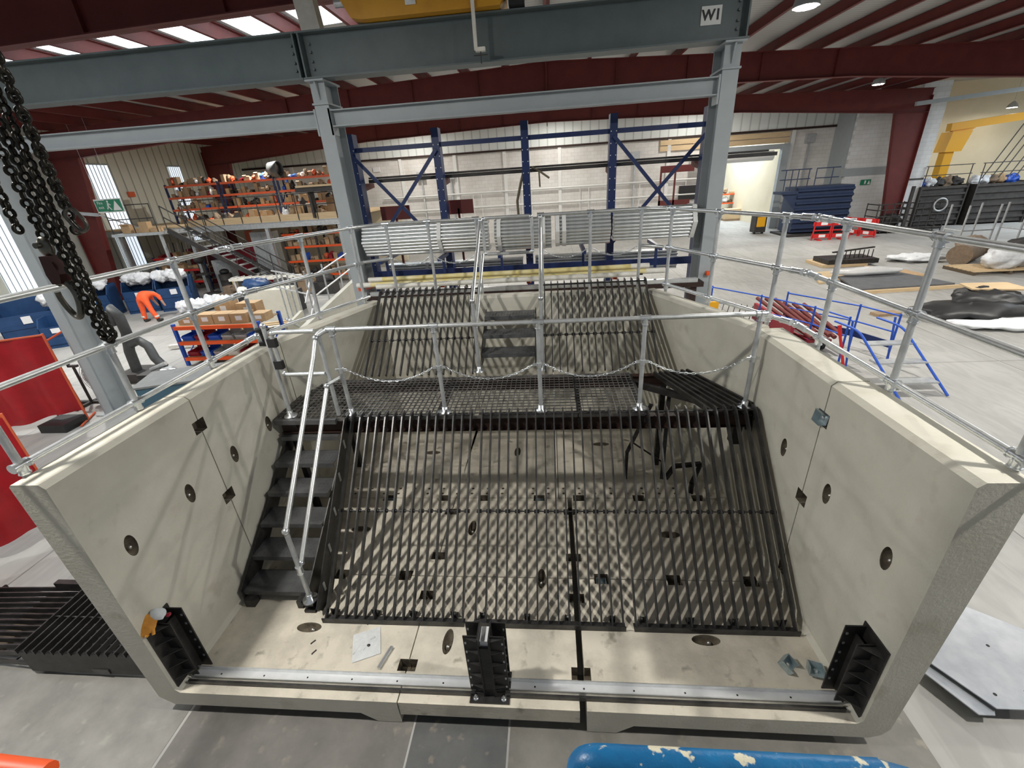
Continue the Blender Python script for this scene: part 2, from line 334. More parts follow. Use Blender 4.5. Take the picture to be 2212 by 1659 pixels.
struct(MB().box(22.3, XR, 37, 37.2, 0, 8.3).build('wall_far_right', 'cream'))
struct(MB().box(XR, XR+.2, 4, 62, 0, 8.4).build('wall_side_right', 'cream'))
struct(MB().box(8, 24, 47, 47.2, 0, 8).build('wall_next_bay', 'cladB'))
struct(MB().box(15.6, 15.7, 34.2, 47, 0, 6).build('wall_next_bay_side', 'cream'))
struct(MB().box(6, 24, 34.2, 47, 7.8, 7.9).build('ceiling', 'roof'))
# door surround, rolled shutter and the boarded lintel above it
d = struct(MB().box(15.3, 15.75, YB-.35, YB, 0, 5.2).box(11.5, 15.75, YB-.3, YB, 4.95, 5.25).build('door_1', 'greypaint'))
MB().tube([(9.5, YB-.45, 4.6), (14.7, YB-.45, 4.6)], .3, 14).build('shutter_roll', 'white', d)
MB().box(7.5, 15.7, YB-.12, YB-.02, 5.3, 5.6).box(7.5, 15.7, YB-.14, YB-.02, 5.65, 5.95).build('lintel_boards', 'wood', d)
struct(MB().box(8.2, 15.2, YB-.02, YB+.02, 0, 3.2).build('wall_opening_backing', 'cladB')) if False else None

# steel portal frames (columns + rafters), one object per frame
def frame(y, xl=-22.0, xr=21.0, stiff=True):
    m = MB(); h = .14
    def web(poly): m.prism(poly, 'y', y-.008, y+.008)
    def flange(p, q, w=.24): m.beam((p[0], y, p[1]), (q[0], y, q[1]), w, .022, (0, 1, 0)) if False else m.add([(p[0], y-w/2, p[1]), (p[0], y+w/2, p[1]), (q[0], y+w/2, q[1]), (q[0], y-w/2, q[1]), (p[0], y-w/2, p[1]+.02), (p[0], y+w/2, p[1]+.02), (q[0], y+w/2, q[1]+.02), (q[0], y-w/2, q[1]+.02)], [(0, 1, 2, 3), (7, 6, 5, 4), (0, 4, 5, 1), (2, 6, 7, 3), (1, 5, 6, 2), (0, 3, 7, 4)])
    for sgn, xo in ((-1, xl), (1, xr)):
        ao = abs(xo); bot = [(0, 7.15), (11, 6.87), (ao-1.7, 6.25)]; top = [(0, zt(0)), (ao, zt(ao))]
        P = [(sgn*a, b) for a, b in bot]; T = [(sgn*a, b) for a, b in top]
        web(P+[(sgn*ao, 6.2), T[1], T[0]])
        flange(P[0], P[1]); flange(P[1], P[2]); flange(T[0], T[1]); flange(P[2], (sgn*ao, 6.2))
        web([(sgn*(ao-1.7), 6.25), (sgn*(ao-.75), 0), (sgn*ao, 0), (sgn*ao, 6.25)])
        def vfl(p, q):
            w = .26; m.add([(p[0], y-w/2, p[1]), (p[0], y+w/2, p[1]), (q[0], y+w/2, q[1]), (q[0], y-w/2, q[1]), (p[0]+sgn*.025, y-w/2, p[1]), (p[0]+sgn*.025, y+w/2, p[1]), (q[0]+sgn*.025, y+w/2, q[1]), (q[0]+sgn*.025, y-w/2, q[1])], [(0, 3, 2, 1), (4, 5, 6, 7), (0, 4, 7, 3), (1, 2, 6, 5), (0, 1, 5, 4), (3, 7, 6, 2)])
        vfl((sgn*(ao-1.7), 6.25), (sgn*(ao-.75), 0)); vfl((sgn*(ao-.03), 7), (sgn*(ao-.03), 0))
        for k in range(1, 8):
            x = k*2.6; m.box(min(sgn*x-.008, sgn*x+.008), max(sgn*x-.008, sgn*x+.008), y-.1, y+.1, 7.16-.0255*x, zt(x)) if x < 11 else None
    m.box(-.015, .015, y-.14, y+.14, 6.95, zt(0)+.02)
    m.box(.015, .03, y-.14, y+.14, 6.95, zt(0)+.02)
    return m
for i, (y, lab) in enumerate(((8.8, 'nearest dark red portal frame, over the skylights at top left'), (20, 'dark red portal frame between the two grey crane beams'), (30, 'furthest dark red portal frame, in front of the back wall'))):
    tag(frame(y).build('portal_frame', 'redsteel'), lab, 'steel frame')
# purlins
for k in range(27):
    x = -21+1.62*k
    if x > 20.5: continue
    z = zt(x); m = MB(); s = 1 if x > 0 else -1
    m.box(x-.006, x+.006, -1.5, YB, z+.02, z+.34); m.box(x, x+.09, -1.5, YB, z+.33, z+.345); m.box(x-.09, x, -1.5, YB, z+.02, z+.035)
    tag(m.build('roof_purlin', 'redsteel'), 'dark red roof purlin running along the shed under the roof sheets', 'roof purlin', 'roof purlins')
for k in range(24):      # translucent sheets between the purlins
    x = -21+1.62*k
    if x > -3.5 or x < -21.5: continue
    x0, x1 = x+.25, x+1.15; a, b = zt(x0)+.342, zt(x1)+.342
    m = MB(); m.add([(x0, 12.2, a), (x1, 12.2, b), (x1, 14.1, b), (x0, 14.1, a)], [(3, 2, 1, 0)]); m.add([(x0, 12.2, a+.01), (x1, 12.2, b+.01), (x1, 14.1, b+.01), (x0, 14.1, a+.01)], [(0, 1, 2, 3)])
    struct(m.build('window_%d' % (10+k), 'daylight'))
# white painted hanger / column by the crane
tag(MB().ibeam((-3.62, 8.35, 6.5), (-3.75, 8.35, 8.0), .2, .3, .015, .02, (0, 1, 0)).build('hanger_post', 'wrapwhite'), 'short cream steel post rising from the grey crane beam to the roof', 'steel post')
# high bay lamps
names = {0: 'leftmost small floodlight over the mezzanine', 1: 'floodlight above the left part of the blue rack', 2: 'floodlight above the right part of the blue rack', 3: 'floodlight in front of the right end of the far red frame', 4: 'large bright floodlight at the top right between roof purlins'}
for i, (x, y) in enumerate(LAMPS):
    t = thing('high_bay_lamp', names.get(i, 'high bay floodlight hanging from the roof outside the picture'), 'lamp', (x, y, 6.95 if y < 31 else 7.62), None if i in names else 'high bay lamps')
    if y > 31: t['label'] = 'added fill floodlight hidden behind the furthest red frame'; t['group'] = 'added fill lamps behind the far frame'  # unseen lamps added to brighten the back wall
    dz = 0 if y < 31 else .67
    MB().lathe([(.06, 7.2+dz), (.2, 7.15+dz), (.24, 6.99+dz), (.24, 6.97+dz)], (x, y, 0), 18).build('housing', 'greypaint', t)
    MB().lathe([(.19, 6.965+dz), (.19, 6.955+dz)], (x, y, 0), 18).build('diffuser', 'ledglass', t)
    MB().tube([(x, y, 7.18+dz), (x, y, zt(x)+.36)], .01, 6).build('suspension', 'galvd', t)

# ================================================================== crane runway steel
YC = 8.12
COLX = (-10.1, -3.60, 2.71)
labs = ('grey crane column on the left behind the hanging chains', 'grey crane column left of the blue tube rack', 'grey crane column right of the blue tube rack')
for x, lab in zip(COLX, labs):
    t = thing('crane_column', lab, 'column', (x, YC, 0))
    MB().ibeam((x, YC+.14, .02), (x, YC+.14, 5.86), .5, .235, .02, .014, (0, 1, 0)).build('shaft', 'greypaint', t)
    MB().box(x-.22, x+.22, YC-.22, YC+.5, 0, .03).build('base_plate', 'greypaint', t)
    m = MB().box(x-.15, x+.15, YC-.2, YC+.42, 5.86, 5.885); m.prism([(YC-.13, 5.85), (YC-.2, 5.85), (YC-.13, 5.62)], 'x', x-.012, x+.012); m.box(x-.135, x+.135, YC-.14, YC+.41, 5.55, 5.575)
    m.build('cap_bracket', 'greypaint', t)
# runway beams
def runway(x0, x1, m0, lab):
    t = thing('crane_beam', lab, 'steel beam', ((x0+x1)/2, YC, 5.89))
    MB().ibeam((x0, YC-.05, 6.19), (x1, YC-.05, 6.19), .6, .3, .022, .014).build('beam_section', m0, t)
    m = MB()
    for x in (x0+.04, x1-.04): m.box(x-.012, x+.012, YC-.19, YC+.09, 5.91, 6.47)
    for x in (x0+.14, x1-.14):
        for z in (6.03, 6.13, 6.25, 6.35): m.lathe([(.02, -.03), (.02, 0)], (x, YC-.06, z), 6, 'y')
    m.build('stiffener_bolts', m0, t)
    return t
runway(COLX[1]-.15, COLX[2]+.17, 'greygreen', 'long dark grey crane beam marked W1')
bl = runway(COLX[0]-3, COLX[1]-.16, 'greygreen', 'grey crane beam running left from the left column')
sg = tag(MB().box(2.22, 2.50, YC-.072, YC-.062, 6.105, 6.325).build('sign_plate', 'white'), 'white W1 sign on the right end of the crane beam', 'sign')
c = bpy.data.curves.new('t', 'FONT'); c.body = 'W1'; c.size = .17; c.offset = .0055; c.extrude = .001; c.align_x = 'CENTER'; c.align_y = 'CENTER'
to = bpy.data.objects.new('t', c); COL.objects.link(to)
bpy.context.view_layer.update(); me = bpy.data.meshes.new_from_object(to.evaluated_get(bpy.context.evaluated_depsgraph_get())); bpy.data.objects.remove(to)
me.materials.clear(); me.materials.append(M['ink'])
lt = bpy.data.objects.new('lettering', me); COL.objects.link(lt); lt.parent = sg; lt.rotation_euler = (PI/2, 0, 0)
lt.location = (2.36-sg['_o'][0], YC-.075-sg['_o'][1], 6.215-sg['_o'][2])
# lower tie beams
for a, b, lab in ((COLX[1]+.1, COLX[2]-.14, 'slim grey tie beam between the two crane columns'), (COLX[0]-3, COLX[1]-.14, 'slim grey tie beam left of the left crane column')):
    t = thing('tie_beam', lab, 'steel beam', ((a+b)/2, YC, 5.25))
    MB().ibeam((a, YC, 5.36), (b, YC, 5.36), .24, .2, .016, .012).build('beam_section', 'greypaint', t)
    m = MB()
    for x in (a, b): m.box(x-.015, x+.015, YC-.11, YC+.11, 5.12, 5.5)
    m.build('end_plate', 'greypaint', t)
# travelling crane end carriage sitting on the runway
t = thing('crane_carriage', 'yellow travelling crane carriage on top of the grey beam', 'crane', (-1.7, YC, 6.5))
m = MB(); m.prism([(-2.78, 6.53), (-2.62, 6.5), (-.62, 6.5), (-.55, 6.6), (-.55, 7.2), (-2.9, 7.2), (-2.9, 6.75)], 'y', YC-.36, YC+.2); m.build('carriage_body', 'yellow', t)
MB().tube([(-3.0, YC-.3, 6.72), (-2.86, YC-.3, 6.72)], .05, 12).build('buffer', 'galvd', t)
m = MB().lathe([(.14, YC-.1), (.16, YC-.08), (.16, YC+.06), (.14, YC+.08)], (-2.5, 0, 6.65), 20, 'y'); m.build('wheel', 'steeldark', t)
MB().box(-1.02, -.97, YC-.42, YC-.38, 6.0, 7.0).box(-1.0, -.86, YC-.44, YC-.36, 5.98, 6.03).build('limit_switch_arm', 'wrapwhite', t)
MB().tube([(-.93, YC-.4, 6.0), (-.93, YC-.4, 5.84)], .008, 6).tube([(-1.03, YC-.4, 5.94), (-.83, YC-.4, 5.94)], .008, 6).build('limit_switch_cross', 'steeldark', t)
MB().box(-1.95, -1.8, YC-.39, YC-.36, 6.6, 7.1).build('junction_plate', 'galv', t)
MB().box(-.5, -.28, YC-.3, YC, 6.5, 7.1).build('drive_motor', 'blackplastic', t)
# grey roller beam in the right bay and the bracket it rests on
tag(MB().beam((19.6, 29.0, 6.55), (27, 29.0, 7.0), .16, .2).build('tie_beam', 'greypaint'), 'grey steel beam resting on the white blockwork pier', 'steel beam')

# floor slabs of differing tone, darkened to paint the shade near the camera
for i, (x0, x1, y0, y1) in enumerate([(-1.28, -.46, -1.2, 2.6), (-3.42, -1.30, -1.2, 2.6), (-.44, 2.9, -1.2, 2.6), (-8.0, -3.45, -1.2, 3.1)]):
    struct(MB().box(x0, x1, y0, y1, 0, .003).build('floor_patch', mat('shaded_floor_slab_%d' % i, ((.085, .088, .09), (.135, .13, .12), (.15, .145, .13), (.20, .195, .18))[i], .7, 0, ((.12, .12, .118), (.19, .18, .165), (.21, .20, .18), (.27, .26, .24))[i], 3, col3=((.26, .22, .17), (.24, .22, .19), (.26, .24, .2), (.3, .29, .26))[i], s3=7)))
# ================================================================== precast headwall
ZS, ZT = .30, 2.62           # slab top, wall top
def skewR(x, y, z): return (x-(y-2.1)*.028 if x > 2.0 else x, y, z)
eyes_f = [(-2.53, 2.79, 0), (-1.07, 2.69, 1), (1.36, 2.78, 0), (-1.07, 4.2, 1), (-.18, 3.44, 1), (1.35, 4.11, 0), (-2.53, 4.16, 0), (.75, 6.1, 0), (-.6, 5.9, 1), (-2.0, 5.9, 0)]
eyes_w = [(-3.45, 2.41), (-3.45, 3.06), (-3.45, 3.71), (-3.45, 4.35), (2.33, 2.46), (2.31, 3.16), (2.29, 3.87), (2.27, 4.55)]
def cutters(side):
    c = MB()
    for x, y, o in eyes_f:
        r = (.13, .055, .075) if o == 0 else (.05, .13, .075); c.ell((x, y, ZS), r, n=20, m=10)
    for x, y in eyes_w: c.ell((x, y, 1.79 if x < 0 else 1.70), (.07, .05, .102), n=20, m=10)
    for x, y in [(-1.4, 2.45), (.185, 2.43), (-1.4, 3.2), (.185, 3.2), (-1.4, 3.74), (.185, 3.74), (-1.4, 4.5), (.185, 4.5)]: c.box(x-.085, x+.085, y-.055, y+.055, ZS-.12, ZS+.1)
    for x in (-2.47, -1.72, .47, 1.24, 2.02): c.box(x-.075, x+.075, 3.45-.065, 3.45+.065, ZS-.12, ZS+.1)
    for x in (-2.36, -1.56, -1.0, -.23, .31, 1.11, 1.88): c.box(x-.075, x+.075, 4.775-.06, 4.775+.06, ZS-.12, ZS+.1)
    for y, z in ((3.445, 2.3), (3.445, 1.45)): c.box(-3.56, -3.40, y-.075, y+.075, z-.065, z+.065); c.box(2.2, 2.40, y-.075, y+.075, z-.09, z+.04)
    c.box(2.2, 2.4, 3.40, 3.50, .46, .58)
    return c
def holes():
    c = MB()
    for i in range(25):
        x = -2.9+.215*i
        if x > 2.05 or -.62 < x < -.38: continue
        for y in (4.87, 4.98): c.lathe([(.02, ZS-.08), (.02, ZS+.03)], (x, y, 0), 10)
    return c
def wallL(m, y0, y1): m.prism([(-3.72, 2.60), (-3.70, ZT), (-3.49, ZT), (-3.45, 2.585), (-3.45, .34), (-3.41, ZS), (-1.405, ZS), (-1.405, .01), (-1.62, .01), (-1.76, .12), (-3.54, .12), (-3.65, .22)], 'y', y0, y1)
def wallR(m, y0, y1): m.prism([(2.64, 2.60), (2.62, ZT), (2.37, ZT), (2.33, 2.585), (2.33, .34), (2.29, ZS), (.215, ZS), (.215, .01), (.46, .01), (.60, .12), (2.42, .12), (2.50, .16), (2.55, .24)], 'y', y0, y1)
units = []
for r, (y0, y1, lab) in enumerate(((2.13, 3.443, 'nearest'), (3.455, 4.77, 'second'))):
    nr = 'nearest the camera' if r == 0 else 'behind the nearest one'
    m = MB(); wallL(m, y0, y1)
    if r: m.prism([(-3.72, 2.60), (-3.70, ZT), (-3.49, ZT), (-3.45, 2.585), (-3.45, .12), (-3.65, .12)], 'y', y1, 5.0)
    u = tag(m.build('precast_channel_unit', 'concrete'), 'L shaped cream concrete unit forming the left wall, ' + nr, 'concrete unit'); units.append(u)
    m = MB().box(-1.393, .155, y0, y1, .13, ZS); m.box(-1.39, -1.15, y0+.45, y1-.1, .01, .13); m.box(-.1, .15, y0+.45, y1-.1, .01, .13)
    u = tag(m.build('precast_floor_slab', 'slabtop'), 'flat concrete floor slab in the middle, ' + nr, 'concrete slab'); units.append(u)
    m = MB(); wallR(m, y0, y1)
    if r: m.prism([(2.64, 2.60), (2.62, ZT), (2.37, ZT), (2.33, 2.585), (2.33, .12), (2.55, .12)], 'y', y1, 4.85)
    m.shift(skewR)
    u = tag(m.build('precast_channel_unit', 'concrete'), 'L shaped cream concrete unit forming the right wall, ' + nr, 'concrete unit'); units.append(u)
# last row: tapered walls, floor slabs and the back wall
def slantwall(m, A, B, nx, ny, t=.2):
    L = Vector((B[0]-A[0], B[1]-A[1], 0)); d = L.normalized(); n = Vector((nx, ny, 0)) - d*Vector((nx, ny, 0)).dot(d); n.normalize()
    prof = [(0, .12), (0, 2.585), (.035, ZT), (t-.02, ZT), (t, 2.6), (t, .12)]
    vs = []
    for P in (A, B):
        for u, z in prof: vs.append(Vector((P[0], P[1], z)) + n*u)
    k = len(prof); fs = [tuple(range(k)), tuple(range(k, 2*k))[::-1]]+[(i, k+i, k+(i+1) % k, (i+1) % k) for i in range(k)]
    cr = d.cross(Vector((0, 0, 1))).dot(n)
    if cr > 0: fs = [f[::-1] for f in fs]
    m.add(vs, fs)
def backwall(m, x0, x1): m.prism([(6.87, ZS), (6.87, 2.585), (6.905, ZT), (7.05, ZT), (7.07, 2.6), (7.07, .12), (6.87, .12)], 'x', x0, x1)
m = MB(); m.prism([(-3.45, 4.782), (-3.45, 5.0), (-2.77, 6.87), (-1.335, 6.87), (-1.395, 4.782)], 'z', .12, ZS); slantwall(m, (-3.45, 5.015), (-2.77, 6.87), -1, 0); backwall(m, -2.84, -1.335)
units.append(tag(m.build('precast_corner_unit', 'concrete'), 'concrete corner unit with angled wing wall at the back left', 'concrete unit'))
m = MB(); m.box(-1.385, .03, 4.782, 6.87, .12, ZS); backwall(m, -1.325, .005)
units.append(tag(m.build('precast_back_unit', 'concrete'), 'concrete back wall unit in the middle behind the upper stairs', 'concrete unit'))
m = MB(); m.prism([(.04, 4.782), (.04, 6.87), (1.43, 6.87), (2.27, 4.87), (2.27, 4.782)], 'z', .12, ZS); slantwall(m, (2.265, 4.87), (1.43, 6.87), 1, 0); backwall(m, .015, 1.5)
units.append(tag(m.build('precast_corner_unit', 'concrete'), 'concrete corner unit with angled wing wall at the back right', 'concrete unit'))
for i, u in enumerate(units):
    xs = [u.matrix_world @ Vector(b) for b in u.bound_box]; c = cutters(i)
    cut(u, c)
    if i >= 6: cut(u, holes())
    if i < 6 and i % 3 != 1:      # worn walking surface: same concrete, dirtier on the trafficked slab
        u.data.materials.append(M['slabtop']); K = len(u.data.materials)-1
        for p in u.data.polygons:
            if abs(p.normal.z) > .9 and abs(p.center.z + u.location.z - ZS) < .03: p.material_index = K
    if i >= 6:
        u.data.materials.append(M['slabtop']); K = len(u.data.materials)-1
        for p in u.data.polygons:
            if abs(p.normal.z) > .9 and abs(p.center.z + u.location.z - ZS) < .03: p.material_index = K
bpy.context.view_layer.update()
def unit_at(x, y):
    for u in units:
        bb = [Vector(b)+u.location for b in u.bound_box]
        if min(b.x for b in bb)-.01 <= x <= max(b.x for b in bb)+.01 and min(b.y for b in bb) <= y <= max(b.y for b in bb): return u
for x, y, o in eyes_f:
    u = unit_at(x, y)
    if u: MB().ell((x+(.03 if o == 0 else 0), y-(.0 if o == 0 else .03), ZS-.055), (.025, .025, .035), n=12, m=8).build('lifting_pin', 'pinsteel', u)
for x, y in eyes_w:
    u = unit_at(x+(.05 if x < 0 else -.05), y); s = -1 if x < 0 else 1
    if u: MB().ell((x+s*.04, y, (1.79 if x < 0 else 1.70)-.02), (.035, .02, .022), n=12, m=8).build('lifting_pin', 'pinsteel', u)
# timber bearers under the units
for x, lab in ((-3.3, 'left'), (-2.3, 'second from left'), (1.3, 'third from left'), (2.2, 'right')):
    tag(MB().box(x-.12, x+.12, 2.5, 6.6, 0, .12).build('timber_bearer', 'wooddark'), 'dark timber bearer under the concrete units, %s' % lab, 'timber', 'timber bearers')
# zinc connector boxes sitting in some pockets / lying loose
def connector(c, rz, tilt, lab, rx=0):
    t = thing('zinc_connector', lab, 'bracket', c)
    m = MB(); R = Matrix.Rotation(rz, 3, 'Z') @ Matrix.Rotation(tilt, 3, 'X') @ Matrix.Rotation(rx, 3, 'Y'); C = Vector(c)
    for (ox, oy, oz, sx, sy, sz) in ((0, 0, .004, .11, .11, .008), (-.053, 0, .035, .006, .11, .07), (.053, 0, .035, .006, .11, .07), (0, .052, .035, .11, .006, .07)):
        m.obox(C+R @ Vector((ox, oy, oz)), (sx, sy, sz), R)
    m.build('bracket_body', 'zincblue', t)
    MB().lathe([(.018, .008), (.018, .03), (.01, .03)], (0, 0, 0), 8).shift(lambda x, y, z: tuple(C+R @ Vector((x, y, z)))).build('bolt', 'zinc', t)
    return t
connector((2.325, 3.47, 2.27), 0, 0, 'grey green connector box in the upper wall pocket, right wall', -1.45)
connector((.47, 3.45, .185), 0, 0, 'zinc connector box set in a floor pocket under the grille')
connector((1.96, 2.56, ZS+.02), .7, .45, 'loose zinc connector lying tilted on the slab, left of its twin')
connector((2.17, 2.50, ZS+.02), -.3, -.35, 'loose zinc connector next to the right black bracket')
connector((-.23, 4.77, .185), 0, 0, 'zinc connector in the back row of floor pockets near the middle')
connector((-2.36, 4.77, .185), 0, 0, 'zinc connector in the back row of floor pockets at the far left')

# ------------------------------------------------------------------ sloping bar racks
BT, BD = .015, .055
def rackbar(y0, z0, y1, z1, back, x, th=BT):
    """flat bar climbing from (y0,z0) to (y1,z1), rounded over and running back"""
    d = Vector((y1-y0, z1-z0)).normalized(); n = Vector((d.y, -d.x))*BD
    pts_o = [(y0, z0)]; r = .05
    pts_o += [(y1-d.x*r, z1-d.y*r), (y1, z1-.005), (y1+r*.8, z1+.012), (y1+back, z1+.012)]
    pts_i = [(y1+back, z1-.075), (y1+.09, z1-.08), (y1+.03-d.x*r+n.x, z1-d.y*r+n.y), (y0+n.x, z0+n.y)]
    return MB().prism(pts_o+pts_i, 'x', x-th/2, x+th/2)
def rack(name_lab, xs, y0, z0, y1, z1, back, mid, group='bar'):
    t = thing('bar_rack', name_lab, 'bar rack', ((xs[0]+xs[-1])/2, y0, z0))
    first = rackbar(y0, z0, y1, z1, back, xs[0]).build('flat_bar', 'bar', t)
    for x in xs[1:]:
        c = first.copy(); COL.objects.link(c); c.parent = t; c.location = (x-xs[0], 0, 0)
    a, b = xs[0]-.02, xs[-1]+.02
    if z0 < 1:
        MB().prism([(y0-.03, z0-.035), (y0+.06, z0-.035), (y0+.06, z0-.027), (y0-.022, z0-.027), (y0-.022, z0+.03), (y0-.03, z0+.03)], 'x', a, b).build('bottom_angle', 'bar', t)
        for f in (.06, .36, .63, .92):
            x = a+(b-a)*f
            m = MB().box(x-.028, x+.028, y0+.06, y0+.13, ZS, ZS+.006); m.prism([(y0+.06, ZS), (y0+.13, ZS), (y0+.06, ZS+.11)], 'x', x+.02, x+.027); m.prism([(y0+.06, ZS), (y0+.13, ZS), (y0+.06, ZS+.11)], 'x', x-.027, x-.02)
            m.build('floor_cleat', 'bar', t)
            MB().lathe([(.012, ZS+.006), (.012, ZS+.02)], (x, y0+.1, 0), 6).build('bolt', 'galv', t)
    f = mid; ym, zm = y0+(y1-y0)*f+.03, z0+(z1-z0)*f-.03
    MB().tube([(a, ym, zm), (b, ym, zm)], .007, 6).build('tie_rod', 'bar', t)
    for i, x in enumerate(xs): MB().tube([(x-.026, ym, zm), (x+.026, ym, zm)], .021, 8).build('spacer_ferrule', 'black', t)
    MB().tube([(a, y1+.06, z1-.03), (b, y1+.06, z1-.03)], .012, 8).build('top_rod', 'bar', t)
    return t
def lin(a, b, n): return [a+(b-a)*i/(n-1) for i in range(n)]
SR = (2.87, .335, 4.36, 1.86)
rack('left panel of the lower sloping black bar grille', lin(-2.39, -.96, 15), *SR, .12, .50)
rack('middle panel of the lower sloping black bar grille', lin(-.83, .62, 15), *SR, .12, .50)
rack('right panel of the lower sloping black bar grille', lin(.74, 2.2, 15), *SR, .12, .50)
UR = (5.62, 1.84, 6.80, 2.79)
rack('left panel of the upper bar grille, left of the upper stairs', lin(-2.74, -1.14, 16), *UR, .14, .40)
rack('right panel of the upper bar grille, right of the upper stairs', lin(-.10, 1.44, 16), *UR, .14, .40)
# black side plates of the lower rack and stiffening angle
t = thing('rack_side_plate', 'black sloping side plate between the steps and the lower grille', 'steel plate', (-2.47, 3.6, ZS))
m = MB(); m.prism([(2.98, ZS), (3.22, ZS), (4.5, 1.62), (4.5, 1.84), (4.34, 1.84), (2.9, .42)], 'x', -2.485, -2.475); m.build('plate', 'black', t)
for k in range(5):
    y = 3.1+.27*k; MB().box(-2.475, -2.468, y, y+.03, ZS+.15+.27*k, ZS+.26+.27*k).build('weld_lug', 'galvd', t)
tag(MB().prism([(4.4, 1.55), (4.55, 1.5), (4.62, 1.62), (4.6, 1.85), (4.42, 1.85)], 'x', 2.20, 2.21).build('gusset_plate', 'black'), 'black gusset plate at the right end of the walkway', 'steel plate')

# ------------------------------------------------------------------ walkway platform
ZP = 1.81
t = thing('walkway_frame', 'black steel walkway frame under the mesh grating', 'steel frame', (-.6, 4.5, ZS))
MB().ibeam((-3.38, 4.47, 1.68), (2.22, 4.47, 1.68), .16, .08, .01, .008).build('front_beam', 'rust', t)
MB().ibeam((-3.2, 5.58, 1.68), (1.92, 5.58, 1.68), .16, .08, .01, .008).build('back_beam', 'rust', t)
for x in (-3.2, -1.4, .3, 1.05): MB().beam((x, 4.45, 1.72), (x, 5.6, 1.72), .05, .1).build('cross_member', 'black', t)
MB().beam((1.0, 5.5, 1.7), (2.15, 4.6, 1.7), .06, .08).build('diagonal_member', 'black', t)
for x in (-3.3,):
    MB().beam((x, 4.55, ZS), (x, 4.55, 1.62), .07, .07).build('leg', 'black', t)
for x in (-3.1, 1.5): MB().beam((x, 5.55, ZS), (x, 5.55, 1.62), .07, .07).build('leg', 'black', t)
m = MB().beam((2.12, 4.6, 1.6), (2.12, 4.6, 1.3), .1, .12).build('leg', 'black', t)
# folding trestle standing under the opening on the right
t = thing('steel_trestle', 'black steel trestle standing under the open bay of the walkway', 'trestle', (1.35, 5.2, ZS))
MB().beam((1.25, 5.1, 1.55), (1.0, 5.2, .75), .05, .05).build('leg', 'black', t)
MB().beam((1.55, 5.4, 1.55), (1.45, 5.0, .45), .05, .06).build('leg', 'black', t)
MB().tube([(1.05, 5.15, .95), (1.5, 5.15, .6)], .012, 6).tube([(1.15, 5.12, 1.25), (1.52, 5.25, 1.1)], .01, 6).build('cross_brace', 'black', t)
MB().beam((1.5, 5.0, .45), (1.62, 5.05, .62), .05, .05).beam((1.62, 5.05, .62), (1.98, 5.1, .62), .05, .05).beam((1.98, 5.1, .62), (1.82, 4.9, .45), .05, .05).beam((1.82, 4.9, .45), (1.82, 4.9, ZS), .05, .05).build('foot_frame', 'black', t)
MB().beam((1.0, 5.2, .75), (1.0, 5.2, ZS), .04, .04).build('rear_leg', 'black', t)
def grating(x0, x1, y0, y1, lab, clip=None):
    m = MB(); n = int(round((x1-x0)/.064)); k = int(round((y1-y0)/.076))
    for i in range(n+1):
        x = x0+(x1-x0)*i/n; a = y0; b = y1
        if clip: b = min(y1, clip(x))
        if b-a > .03: m.box(x-.0028, x+.0028, a, b, ZP-.03, ZP)
    for j in range(k+1):
        y = y0+(y1-y0)*j/k; a = x0
        if clip:
            xs = [x0+(x1-x0)*i/60 for i in range(61)]; ok = [x for x in xs if clip(x) >= y]
            if not ok: continue
            a = min(ok)
        m.box(a, x1, y-.0035, y+.0035, ZP-.012, ZP-.001)
    for x in (x0, x1): m.box(x-.004, x+.004, y0, min(y1, clip(x)) if clip else y1, ZP-.04, ZP)
    for y in (y0, y1): m.box(x0 if not (clip and y == y1) else -3.2, x1, y-.004, y+.004, ZP-.04, ZP)
    return tag(m.build('mesh_grating', 'mesh'), lab, 'grating')
grating(-3.42, -1.41, 4.43, 5.55, 'black mesh grating panel at the left of the walkway', lambda x: 5.0+(x+3.45)/.364 if x < -3.2 else 9)
grating(-1.395, .27, 4.43, 5.55, 'black mesh grating panel in the middle of the walkway')
grating(.285, 1.03, 4.43, 5.55, 'narrow mesh grating panel right of the middle one')
t = thing('diagonal_infill', 'bundle of black bars running diagonally along the right wing wall', 'bar rack', (2.0, 5.0, ZP))
for k in range(7):
    f = k/6; a = (1.36+.44*f, 5.52+.06*f, ZP-.01); b = (1.75+.50*f, 4.45+.13*f, ZP-.01); MB().beam(a, b, .03, .06).build('flat_bar', 'black', t)

# ------------------------------------------------------------------ stairs
def stairs(lab, xa, xb, pts, loc, zoff=.0):
    t = thing('steel_stairs', lab, 'stairs', loc)
    for y, z in pts:
        m = MB().box(xa, xb, y, y+.285, z-.006, z); m.box(xa, xb, y-.006, y, z-.055, z); m.box(xa, xb, y+.28, y+.285, z-.05, z)
        for ix in range(int((xb-xa)/.045)):
            for iy in range(4):
                x = xa+.03+ix*.045; yy = y+.05+iy*.06; m.box(x-.008, x+.008, yy-.004, yy+.004, z, z+.003) if y < 4.3 or True else None
        m.build('tread', 'tread', t)
    (ya, za), (yb, zb) = pts[0], pts[-1]; yb += .3; d = Vector((0, yb-ya, zb-za)).normalized()
    for x in (xa-.006, xb+.006):
        MB().prism([(ya-.03, za-.16), (ya-.03, za+.03), (yb, zb+.03 if zb < 1.9 else zb+.03), (yb, zb-.16), (ya+.14, za-.16)], 'x', x-.006, x+.006).build('stringer', 'black', t)
    return t
S1 = [(3.08, .455), (3.345, .68), (3.61, .905), (3.875, 1.13), (4.14, 1.355), (4.405-.02, 1.58)]
t = stairs('black steel steps going up along the left wall', -3.38, -2.64, S1, (-3.0, 3.0, ZS))
MB().box(-3.40, -2.62, 4.40-.02, 4.44, 1.75, 1.81).build('nosing', 'tread', t)
